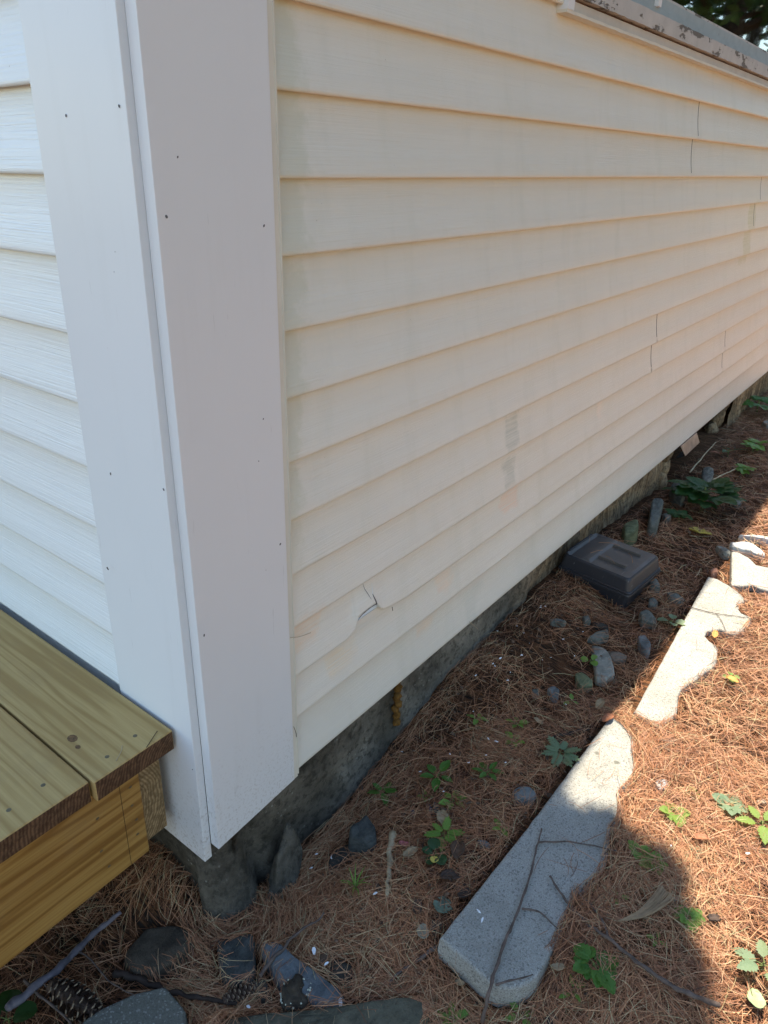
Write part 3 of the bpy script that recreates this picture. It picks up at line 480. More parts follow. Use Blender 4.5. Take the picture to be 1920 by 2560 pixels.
# cracks above the hole; the first ribbon paints the shade along its edge
def ribbon(pts, wd, y):
    V, F = [], []
    for i, (x, z) in enumerate(pts):
        a = pts[min(i + 1, len(pts) - 1)]; b = pts[max(i - 1, 0)]
        dx, dz = a[0] - b[0], a[1] - b[1]; L = math.hypot(dx, dz); ww = wd[i] if hasattr(wd, '__len__') else wd
        V += [(x - dz / L * ww, y[i], z + dx / L * ww), (x + dz / L * ww, y[i], z - dx / L * ww)]
        if i: n = 2 * i; F.append((n - 2, n - 1, n + 1, n))
    return V, F
def ysurf(x, z):   # front of the broken panel
    zb = .2096 + notch(x); t = min(1, max(0, (z - zb - .007) / (.3217 - zb - .007)))
    return .0185 - sprof(t) - .0010
for pts, wd, mt in ([[(.372, .2375), (.377, .2425), (.385, .2452), (.392, .2462), (.400, .2470), (.406, .2478), (.413, .2480), (.424, .2478), (.431, .2470)], [.0004, .0010, .0008, .0012, .0007, .0011, .0007, .0012, .0014], M_HOLE], [[(.431, .245), (.4285, .252), (.426, .262), (.424, .270)], [.0012, .0016, .0014, .0006], M_HOLE], [[(.424, .270), (.4265, .280), (.4275, .290)], [.0006, .0005, .0002], M_STRIP],
                    [[(.417, .262), (.411, .276), (.405, .288), (.402, .300)], [.0003, .0006, .0006, .0003], M_HOLE], [[(.421, .246), (.414, .258)], [.0004, .0002], M_STRIP], [[(.434, .246), (.441, .256)], [.0004, .0002], M_STRIP]):
    v, f = ribbon(pts, wd, [ysurf(x, z) for x, z in pts]); mesh('crack_and_edge_shade', v, f, mt, house)
# J channels
v, f = merge([boxvf(.1872, .1965, .0012, .022, -.012, 2.03), boxvf(.1965, .1985, -.0002, .0012, -.006, 1.30)]); mesh('channel_trim', v, f, M_CREAM, house)
def slant(co):
    c = co.copy()
    return c
# corner boards
def rb_warp(co):
    c = co.copy()
    if c.z < 0: c.z = -.0234 + (c.x - .003) / .184 * .0114
    elif c.x < .01: c.x = -.0052
    return c
def lb_warp(co):
    c = co.copy()
    if c.z > 0 and c.y < .05: c.y = .0200
    return c
cbR = bevel_box('corner_board', .0029, .1868, 0.0, .0195, -.02, 2.03, M_PVC, house, .0012, 2, rb_warp)
cbL = bevel_box('corner_board', -.0125, .0027, .0198, .2095, -.0535, 2.03, M_PVC, house, .0012, 2, lb_warp)
def nail(parent, p, axis, r=.0026):
    a = random.random() * 6
    V, F = [], []; n = 14
    for ring, (rr, dd) in enumerate(((1.35, -.0002), (1.25, .0003), (1.0, .00035))):
        for k in range(n):
            an = 2 * math.pi * k / n; q = r * .68 * rr * (1 + .18 * math.sin(2 * an + a))
            if axis == 'y': V.append((p[0] + q * math.cos(an) * .8, -dd, p[1] + q * math.sin(an)))
            else: V.append((-.0125 - dd, p[0] + q * math.cos(an) * .8, p[1] + q * math.sin(an)))
        if ring:
            for k in range(n):
                o = (ring - 1) * n; F.append((o + k, o + (k + 1) % n, o + n + (k + 1) % n, o + n + k))
    o1 = mesh('nail_rim', V, F, M_PVC, parent)
    V2 = V[2 * n:]; 
    V2 = [(x, y - .0002, z) if axis == 'y' else (x - .0002, y, z) for x, y, z in V2]
    o2 = mesh('nail_hole', V2, [tuple(range(n))], M_HOLE, parent)
for p, r in (((.139, 1.081), .003), ((.032, 1.087), .003), ((.148, .623), .003), ((.025, .633), .003), ((.027, .147), .002), ((.072, .932), .001), ((.079, .908), .001), ((.13, .20), .002)): nail(cbL, p, 'x', r)
for p, r in (((.035, 1.037), .002), ((.008 + .004, .974), .0032), ((.166, .957), .0028), ((.149, .696), .002), ((.136, .635), .0016), ((.012, .40), .003), ((.173, .484), .0032), ((.14, .452), .001)): nail(cbR, p, 'y', r)
# structure behind the cladding
for b in (boxvf(.006, XEND, .024, .12, -.012, 1.30), boxvf(.006, 1.525, .024, .12, 1.30, 2.04), boxvf(WX1 - .05, XEND, .024, .12, 1.30, 2.04), boxvf(1.525, WX1 - .05, .024, .12, 1.98, 2.04)):
    mesh('wall', *b, M_DARK, house)
for b in (boxvf(.006, .12, .121, 4, -.012, 2.04), boxvf(.121, XEND, 3.9, 4, -.012, 2.04), boxvf(XEND, XEND + .1, .024, 4, -.25, 2.04), boxvf(.121, XEND, .121, 3.89, -.012, .05)):
    mesh('wall', *b, M_DARK, house)
v = [(-.14, -.15, 2.035), (XEND + .15, -.15, 2.035), (XEND + .15, 4.2, 2.035), (-.14, 4.2, 2.035), (-.14, 2.1, 3.2), (XEND + .15, 2.1, 3.2), (-.14, -.15, 2.06), (XEND + .15, -.15, 2.06)]
mesh('roof', v, [(0, 3, 2, 1), (0, 1, 7, 6), (6, 7, 5, 4), (3, 4, 5, 2), (0, 6, 4, 3), (1, 2, 5, 7)], M_ROOF, house)

# window with peeling sill
def sill_mat(name, base, under, thr):
    M = N(name, .6, .3); n = M.noise(1, 6, .7, src=M.map((9, 30, 26))); sp = M.noise(60, 4, .7)
    c = M.mix(M.ramp(M.noise(20, 4), [(.3, 0), (.7, 1)]), tuple(k * .85 for k in base), base)
    c = M.mix(M.ramp(n, [(thr, 0), (thr + .012, 1)]), c, under)
    c = M.mix(M.ramp(sp, [(.68, 0), (.70, .8)]), c, (.12, .10, .09))
    M.color(c); M.bump(M.ramp(n, [(thr, 1), (thr + .012, 0)]), .003, .8); return M.m
M_SILL = sill_mat('peeling_sill_paint', (.50, .49, .465), (.15, .14, .125), .575)
M_FRAME = sill_mat('blue_grey_frame_paint', (.34, .41, .43), (.20, .20, .19), .69)
M_APRON = simple('apron_paint', (.52, .50, .45), .6, .1, 14)
win = mesh('window', *merge([boxvf(1.532, WX1 - .04, .004, .034, 1.3865, 1.4120)]), M_FRAME, house)
def rough_edge_box(name, x0, x1, y0, y1, z0, z1, mat, parent, amp=.0015):
    us = lin(x0, x1, .012); V, F = [], []
    for i, u in enumerate(us):
        a = amp * noise.noise(Vector((u * 40, z0 * 50, 1))); b = amp * noise.noise(Vector((u * 33, z1 * 50, 5)))
        V += [(u, y0, z0 + a), (u, y0 + a * .3, z1 + b), (u, y1, z1 + b), (u, y1, z0 + a)]
        if i:
            n = 4 * i
            for k in range(4): F.append((n - 4 + k, n + k, n + (k + 1) % 4, n - 4 + (k + 1) % 4))
    F += [(0, 1, 2, 3), tuple(4 * (len(us) - 1) + k for k in (3, 2, 1, 0))]
    return mesh(name, V, F, mat, parent)
rough_edge_box('trim_lip', WX0 - .012, WX1, -.0050, .0175, 1.3095, 1.3150, M_CREAM, win, .0012)
rough_edge_box('apron', WX0 + .02, WX1, -.0010, .0170, 1.3155, 1.3325, M_APRON, win, .0004)
rough_edge_box('gap_strip', WX0 + .03, WX1, .0070, .0170, 1.3327, 1.3377, M_RUST, win, .0006)
rough_edge_box('sill', WX0 + .027, WX1, -.0110, .0172, 1.3380, 1.3722, M_SILL, win, .0014)
rough_edge_box('frame_rail', 1.04, WX1, -.0030, .0172, 1.3725, 1.3862, M_FRAME, win, .0006)
mesh('frame_casing', *boxvf(1.04, 1.465, .0, .0172, 1.3864, 1.98), M_FRAME, win)
mesh('frame_post', *boxvf(1.466, 1.486, -.010, .0172, 1.3864, 1.98), M_PVC, win)
mesh('frame_post', *boxvf(1.487, 1.531, .003, .0172, 1.3864, 1.98), M_FRAME, win)
mesh('frame_rail', *boxvf(1.532, WX1 - .04, .009, .034, 1.4122, 1.4200), M_SILL, win)
mesh('side_trim', *boxvf(WX0 - .012, WX0 + .018, -.0060, .0176, 1.3152, 1.98), M_PVC, win)
mesh('side_trim', *boxvf(WX1 + .001, WX1 + .03, -.0060, .0176, 1.3045, 1.98), M_PVC, win)
G = N('window_glass', .01, .5); G.color((.9, .95, .95)); G.b.inputs['Transmission Weight'].default_value = 1.0; G.b.inputs['IOR'].default_value = 1.5
G.b.inputs['Roughness'].default_value = .015
mesh('pane', *boxvf(1.532, WX1 - .05, .018, .021, 1.418, 1.98), G.m, win)

# foundation
def fy(x, z):
    y = .037 + .012 * noise.noise(Vector((x * 5, z * 7, 0))) + .006 * noise.noise(Vector((x * 25, z * 25, 3)))
    fl = max(0, min(1, (-z - .10) / .14)) * max(0, 1 - abs(x - .03) / .16)
    y -= .045 * fl
    if 1.2 < x < 2.5: y += .012
    if x < .2 and z < -.05: y += .030 * min(1, (-z - .05) / .10) * math.exp(-((x - .112 + .10 * (z + .2)) / .016) ** 2)
    return y
def found(xa, xb, left=False, right=False):
    path = []
    if left:
        for y in lin(2.2, .08, .06): path.append(('l', y))
        for a in range(0, 91, 15): path.append(('c', a))
    for x in lin(xa + (.045 if left else 0), xb, .02): path.append(('r', x))
    if right:
        for y in lin(.05, .30, .03): path.append(('e', y))
    zs = [.016, .0, -.02, -.04, -.06, -.08, -.1, -.12, -.14, -.16, -.18, -.2, -.22, -.24, -.26, -.28, -.31, -.36, -.45]
    V, F = [], []
    for kind, q in path:
        for z in zs:
            nn = .008 * noise.noise(Vector((q * 9, z * 9, 4)))
            if kind == 'l': V.append((xa + nn, q, z))
            elif kind == 'c':
                a = R(q); yy = fy(xa + .045, z); fl = max(0, min(1, (-z - .10) / .14)) * .025
                V.append((xa + .045 - (.045 + fl) * math.cos(a) + nn * .5, yy + .045 - .045 * math.sin(a) , z))
            elif kind == 'r': V.append((q, fy(q, z), z))
            else: V.append((xb + .02 * noise.noise(Vector((q * 20, z * 20, 0))) + (q - .03) * .4, q, z))
    n = len(zs)
    for i in range(len(path) - 1):
        for k in range(n - 1): a = i * n + k; F.append((a, a + 1, a + n + 1, a + n))
    return mesh('foundation', V, F, M_FND, house, True)
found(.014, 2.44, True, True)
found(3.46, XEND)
o = mesh('foundation', *merge([boxvf(2.44, 3.6, .26, .34, -.5, .0)]), M_DARK, house)
# broken plaster lumps in the gap
def rockvf(c, rx, ry, rz, seed, sub=3, amp=.35):
    bm = bmesh.new(); bmesh.ops.create_icosphere(bm, subdivisions=sub, radius=1)
    for v in bm.verts:
        p = v.co.copy(); n = noise.noise(p * 1.3 + Vector((seed * 3.1, seed, 0))) * amp + noise.noise(p * 3.5 + Vector((seed, 0, seed))) * amp * .4
        p = p * (1 + n)
        v.co = Vector((c[0] + p.x * rx, c[1] + p.y * ry, c[2] + p.z * rz))
    V = [tuple(v.co) for v in bm.verts]; F = [tuple(q.index for q in f.verts) for f in bm.faces]; bm.free(); return V, F
mesh('broken_edge', *merge([rockvf((2.44, .055, -.03), .03, .03, .05, 1), rockvf((2.46, .06, -.10), .03, .03, .06, 2), rockvf((2.44, .05, -.17), .035, .03, .05, 3)]), M_FND, house, True)
mesh('broken_edge', *merge([rockvf((3.44, .07, -.04), .035, .03, .05, 4), rockvf((3.40, .08, -.12), .04, .03, .06, 5), rockvf((3.36, .09, -.18), .05, .03, .04, 6)]), M_FND, house, True)
mesh('foam_bead', *merge([rockvf((.548 + .003 * math.sin(k * 2.1), .030 - .004 * (k % 2), .0 - .0125 * k), .0065 + .003 * ((k * 7) % 3) / 2, .009, .009, k + 10, 2, .5) for k in range(12)]), M_FOAM, house, True)

# ------------------------------------------------------------------ wooden step
step = empty('wooden_steps', (-.03, .08, -.012), 'new treated pine wooden step platform against the white corner board', 'wooden steps')
def local(v, o): return [(p[0] - o[0], p[1] - o[1], p[2] - o[2]) for p in v]
SO = (-.03, .08, -.012)
def wood_box(name, x0, x1, y0, y1, z0, z1, mat, endm, parent, bev=.004, endaxis=1, loc=(0, 0, 0)):
    o = bevel_box(name, x0 - loc[0], x1 - loc[0], y0 - loc[1], y1 - loc[1], z0 - loc[2], z1 - loc[2], mat, parent, bev, 3)
    o.data.materials.append(endm)
    for p in o.data.polygons:
        if abs(p.normal[endaxis]) > .9: p.material_index = 1
    return o
for k in range(6):
    x1 = -.0185 - k * .1425; y0 = .060 + k * .0055 + (.002 if k % 2 else 0)
    pk = wood_box('plank', x1 - .139, x1, y0, 1.5, .1735, .2115, M_DECK, M_END1, step, .0035, 1, SO)
    scr = []
    for (sx, sy) in ((-.045, .035), (-.098, .030)):
        if k < 3:
            cx = x1 + sx - SO[0]; cy = y0 + sy + .01 * k - SO[1]; cz = .2117 - SO[2]
            n = 10; V = [(cx + .0036 * math.cos(2 * math.pi * q / n), cy + .0036 * math.sin(2 * math.pi * q / n), cz) for q in range(n)]
            V2 = [(cx + .0018 * math.cos(2 * math.pi * q / n), cy + .0018 * math.sin(2 * math.pi * q / n), cz + .0003) for q in range(n)]
            s = mesh('screw', V + V2, [tuple(range(n, 2 * n))] + [(q, (q + 1) % n, n + (q + 1) % n, n + q) for q in range(n)], simple('screw_bronze', (.16, .13, .08), .5, .3, 200, .5, 0, .5) if (k == 0 and sx > -.05) else bpy.data.materials.get('screw_bronze'), pk)
fb = wood_box('fascia_board', -1.25, -.0745, .0810, .119, -.0150, .1730, M_FASC, M_END2, step, .0025, 0, SO)
lg = wood_box('joist', -.0738, -.0330, .0860, 1.5, .0020, .1730, M_DECK, M_END2, step, .0015, 1, SO)
mesh('joist', *boxvf(-1.22 - SO[0], -1.18 - SO[0], .125 - SO[1], 1.5 - SO[1], .0 - SO[2], .172 - SO[2]), M_DECK, step)
for sx, sz in ((-.092, .138), (-.094, .101), (-.090, .068), (-.092, .038), (-.152, .123), (-.155, .058), (-.147, .018)):
    n = 8; V = [(sx + .003 * math.cos(2 * math.pi * q / n) - SO[0], .0806 - SO[1], sz + .0022 * math.sin(2 * math.pi * q / n) - SO[2]) for q in range(n)]
    mesh('screw', V, [tuple(range(n))], bpy.data.materials['screw_bronze'], fb)
mesh('pencil_line', *boxvf(-.1105 - SO[0], -.1099 - SO[0], .0806 - SO[1], .0809 - SO[1], -.013 - SO[2], .170 - SO[2]), M_TWIGD, fb)
for px in (-.30, -1.1):
    mesh('post', *boxvf(px - SO[0], px + .085 - SO[0], 1.3 - SO[1], 1.385 - SO[1], -.3 - SO[2], .17 - SO[2]), M_DECK, step)

# ------------------------------------------------------------------ ground sheet
def axis_pts(a, b, fine, lo, hi):
    p = list(np.arange(a, b + 1e-6, fine)); s = fine; x = b
    while x < hi: s *= 1.3; x += s; p.append(min(x, hi))
    s = fine; x = a; q = []
    while x > lo: s *= 1.3; x -= s; q.append(max(x, lo))
    return np.array(q[::-1] + p)
gx = axis_pts(-1.0, 4.6, .014, -400, 400); gy = axis_pts(-1.3, .5, .014, -400, 400)
GX, GY = np.meshgrid(gx, gy, indexing='ij')
GZ = zg(GX, GY)
nz = np.zeros_like(GZ)
for i in range(GX.shape[0]):
    if -1.1 < gx[i] < 4.8:
        for j in range(GX.shape[1]):
            if -1.4 < gy[j] < .6:
                nz[i, j] = .009 * noise.noise(Vector((gx[i] * 9, gy[j] * 9, 0))) + .004 * noise.noise(Vector((gx[i] * 31, gy[j] * 31, 2)))
GZ = GZ + nz - .008
inside = (GX > .3) & (GY > .25); GZ = np.where(inside, GZ - .1, GZ)
V = np.stack([GX.ravel(), GY.ravel(), GZ.ravel()], 1); ny = len(gy)
ii, jj = np.meshgrid(np.arange(len(gx) - 1), np.arange(ny - 1), indexing='ij'); a = (ii * ny + jj).ravel()
F = np.stack([a, a + ny, a + ny + 1, a + 1], 1)
me = bpy.data.meshes.new('ground'); me.vertices.add(len(V)); me.vertices.foreach_set('co', V.ravel())
me.loops.add(F.size); me.loops.foreach_set('vertex_index', F.ravel().astype(np.int32)); me.polygons.add(len(F))
me.polygons.foreach_set('loop_start', np.arange(0, F.size, 4, dtype=np.int32)); me.polygons.foreach_set('use_smooth', np.ones(len(F), bool))
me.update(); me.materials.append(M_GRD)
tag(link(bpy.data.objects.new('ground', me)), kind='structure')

# ------------------------------------------------------------------ slabs and stones
def slab(name, pts, ztop, th, mat, label, cat, bev=.004, group=None, jit=.0):
    pts = [Vector((p[0], p[1])) for p in pts]
    if sum(pts[i].x * pts[(i + 1) % len(pts)].y - pts[(i + 1) % len(pts)].x * pts[i].y for i in range(len(pts))) < 0: pts = pts[::-1]
    # densify
    d = []
    for i, p in enumerate(pts):
        q = pts[(i + 1) % len(pts)]; n = max(1, int((q - p).length / .02))
        for k in range(n):
            t = p.lerp(q, k / n); d.append(t + Vector((noise.noise(Vector((t.x * 60, t.y * 60, 1))), noise.noise(Vector((t.x * 60, t.y * 60, 9))))) * jit)
    c = sum(d, Vector((0, 0))) / len(d); n = len(d); V, F = [], []
    nor = []
    for i in range(n):
        t = (d[(i + 1) % n] - d[i - 1]).normalized(); nor.append(Vector((-t.y, t.x)))
    for off, z in ((bev, ztop), (bev * .35, ztop - bev * .35), (0, ztop - bev), (-.002, ztop - th * .6), (0, ztop - th)):
        for i in range(n):
            q = d[i] + nor[i] * off; V.append((q.x - c.x, q.y - c.y, z - ztop + th + (.0008 * noise.noise(Vector((q.x * 25, q.y * 25, 0))))))
    for r in range(4):
        for i in range(n): j = (i + 1) % n; F.append((r * n + j, r * n + i, (r + 1) * n + i, (r + 1) * n + j))
    F.append(tuple(range(n)))
    o = mesh(name, V, F, mat, None, False, (c.x, c.y, ztop - th)); tag(o, label, cat, group)
    return o
slab('granite_slab', SLAB[0], -.155, .05, M_GRAN, 'long grey granite slab mostly in shade with a twig lying on it', 'stone slab', jit=.0015)
slab('granite_slab', SLAB[1], -.152, .045, M_GRAN, 'pale granite slab in full sun with a scalloped needle edge', 'stone slab', jit=.0015)
slab('granite_slab', SLAB[2], -.150, .04, M_GRAN, 'third granite slab at the right border beside the flat white stones', 'stone slab', jit=.0015)
slab('concrete_paver', PAVER, -.2, .06, M_PAVE, 'grey concrete paver with a sharp corner at the bottom left edge', 'paver', jit=.0008)
def stone(pts, h, ck, label, seed):
    P = [Vector((p[0], p[1])) for p in pts]; n0 = len(P)
    c = sum(P, Vector((0, 0))) / n0
    # resample by angle-preserving walk
    per = [(P[(i + 1) % n0] - P[i]).length for i in range(n0)]; L = sum(per); m_ = 36; Q = []
    for k in range(m_):
        s = L * k / m_; i = 0
        while s > per[i]: s -= per[i]; i = (i + 1) % n0
        Q.append(P[i].lerp(P[(i + 1) % n0], s / per[i]))
    Q = [(Q[i - 1] + Q[i] * 3 + Q[(i + 1) % m_]) / 5 for i in range(m_)]
    size = max((q - c).length for q in Q)
    zb = float(zg(c.x, c.y)); V, F = [], []
    tx, ty = random.uniform(-.06, .06), random.uniform(-.06, .06)
    rings = ((.98, -.8), (1.03, .1), (1.02, .45), (.985, .75), (.93, .93), (.84, 1.0), (.6, 1.02), (.3, 1.03))
    for r, z in rings:
        for q in Q:
            e = (q - c) * r; nn = noise.noise(Vector((q.x * 35, q.y * 35, z * 2 + seed)))
            e = e * (1 + .05 * nn); hh = h * z * (1 + .18 * noise.noise(Vector((e.x * 40 + seed, e.y * 40, 2))))
            V.append((e.x, e.y, hh + e.x * tx + e.y * ty))
    for r in range(len(rings) - 1):
        for i in range(m_): j = (i + 1) % m_; F.append((r * m_ + i, r * m_ + j, (r + 1) * m_ + j, (r + 1) * m_ + i))
    V.append((0, 0, h * 1.03)); t = (len(rings) - 1) * m_
    for i in range(m_): F.append((t + i, t + (i + 1) % m_, len(V) - 1))
    o = mesh('stone', V, F, M_ST[ck], None, True, (c.x, c.y, zb)); tag(o, label, 'stone', None)
    return o
for i, (p, h, ck, lb) in enumerate(ST): stone(p, h, ck, lb, i)
# upright slab leaning on the footing
V, F = rockvf((0, 0, .0), .040, .020, .105, 21, 4, .34)
o = mesh('stone', V, F, M_ST['lichen'], None, True, (.140, -.004, -.245)); o.rotation_euler = (R(-6), R(20), R(4))
o.data.materials[0] = M_FND; tag(o, 'greenish upright stone leaning against the foundation corner', 'stone')

# lichen crusted lump
lx, ly = LUMP; lz = float(zg(lx, ly))
lump = mesh('lichen_lump', *rockvf((0, 0, .012), .026, .022, .02, 31, 4, .5), M_ST['brown'], None, True, (lx, ly, lz)); tag(lump, 'dark crumbly lump ringed with white lichen frills on the long blue grey stone', 'lichen lump')
pr = []
for k in range(90):
    a = random.uniform(0, 6.28); e = random.uniform(-.1, .9); rr = random.choice([1, .95, .8])
    pr.append(rockvf((.027 * rr * math.cos(a), .023 * rr * math.sin(a), .010 + .016 * e), .0018, .0018, .0016, k, 1, .4))
mesh('lichen_frill', *merge(pr), simple('white_lichen', (.55, .56, .44), .8, .2, 100), lump, True)

# ------------------------------------------------------------------ bait box
bx = empty('bait_box', (1.508, -.092, -.160), 'black plastic bait box pushed under the siding against the foundation', 'bait box'); bx.rotation_euler = (R(1), R(-1.5), R(-6))
def plastic(name, c, dust):
    M = N(name, .42, .45); n = M.noise(7, 6, .7); geo = M.n('NewGeometry'); sp = M.n('SeparateXYZ'); M.l(geo.outputs['Normal'], sp.inputs[0])
    scr = M.noise(1, 4, .6, src=M.map((14, 260, 60), rot=(0, 0, .3)))
    c0 = M.mix(M.math('MULTIPLY', M.ramp(n, [(.35, .35), (.7, 1)]), dust), c, (.17, .15, .135)); c0 = M.mix(M.ramp(scr, [(.66, 0), (.72, .5)]), c0, (.3, .29, .28))
    M.color(c0); M.bump(M.noise(300, 3), .0004, .4); return M.m
M_BOX = plastic('black_plastic', (.022, .024, .032), .12); M_BOXT = plastic('dusty_black_plastic', (.05, .048, .047), .65)
def rring(hx, hy, z, r=.012, n=4, dy=0):
    P = []
    for sx, sy, a0 in ((1, 1, 0), (-1, 1, 90), (-1, -1, 180), (1, -1, 270)):
        for k in range(n + 1):
            a = R(a0 + 90 * k / n); P.append((sx * (hx - r) + r * math.cos(a), sy * (hy - r) + r * math.sin(a) + dy, z))
    return P
def loft(rings, capb=True, capt=True):
    V, F = [], []; n = len(rings[0])
    for r in rings: V += r
    for i in range(len(rings) - 1):
        for k in range(n): j = (k + 1) % n; F.append((i * n + k, i * n + j, (i + 1) * n + j, (i + 1) * n + k))
    if capb: F.append(tuple(range(n))[::-1])
    if capt: F.append(tuple(range((len(rings) - 1) * n, len(rings) * n)))
    return V, F
mesh('base', *loft([rring(.092, .104, -.02), rring(.094, .106, .0), rring(.100, .112, .034), rring(.103, .115, .038), rring(.108, .120, .040), rring(.109, .121, .044), rring(.108, .120, .048)]), M_BOX, bx)
mesh('rim', *loft([rring(.104, .116, .048), rring(.1065, .1185, .0488), rring(.107, .119, .053), rring(.104, .116, .055)]), M_BOX, bx)
lid = mesh('lid', *loft([rring(.103, .115, .055), rring(.1035, .1155, .057), rring(.0985, .110, .088), rring(.097, .108, .092), rring(.093, .104, .0955, .010)], True, False), M_BOX, bx)
# lid top: flat outer part, raised sloping panel towards the wall
def ltop():
    us = lin(-.093, .093, .0093); vsq = lin(-.104, .104, .0104); V, F = [], []
    for x in us:
        for y in vsq:
            z = .0955 + .0015 * (1 - (x / .093) ** 2)
            if y > .03: z += .0035
            if y > .045: z -= (y - .045) * .22
            rx = max(0, abs(x) - .083); ry = max(0, abs(y) - .094)
            if rx and ry:
                d = math.hypot(rx, ry)
                if d > .010: x_ = math.copysign(.083 + rx * .01 / d, x); y_ = math.copysign(.094 + ry * .01 / d, y)
                else: x_, y_ = x, y
            else: x_, y_ = x, y
            if abs(x) > .0925 or abs(y) > .1035: z = .0955 if y < .1 else .0955
            V.append((x_, y_, z))
    n = len(vsq)
    for i in range(len(us) - 1):
        for k in range(n - 1): a = i * n + k; F.append((a, a + n, a + n + 1, a + 1))
    return V, F
mesh('lid_top', *ltop(), M_BOXT, lid)
for sx in (-.045, .05):
    o = bevel_box('latch_ridge', sx - .0055, sx + .0055, -.070, .018, .0965, .1055, M_BOXT, lid, .0012, 2)
mesh('hinge_bar', *tubevf([(-.07, .106, .094), (.07, .106, .094)], .005, 8), M_BOX, lid)

# ------------------------------------------------------------------ metal strip
ms = empty('metal_flashing', (2.58, -.005, -.03), 'bent silvery metal strip sticking out below the siding', 'metal strip')
mesh('flange', [(-.12, .004, .03), (.10, .004, .03), (.13, -.008, -.020), (-.07, -.008, -.024), (-.12, .006, .03), (.10, .006, .03), (.13, -.006, -.020), (-.07, -.006, -.024)], [(0, 1, 2, 3), (7, 6, 5, 4), (0, 4, 5, 1), (1, 5, 6, 2), (2, 6, 7, 3), (3, 7, 4, 0)], M_METAL, ms)
mesh('folded_lip', [(-.07, -.0085, -.024), (.13, -.0085, -.020), (.13, .03, -.034), (-.09, .025, -.038), (.02, -.003, .01), (.032, -.003, .01), (.042, -.0095, -.020), (.03, -.0095, -.020)], [(0, 1, 2, 3), (4, 5, 6, 7)], M_METAL, ms)

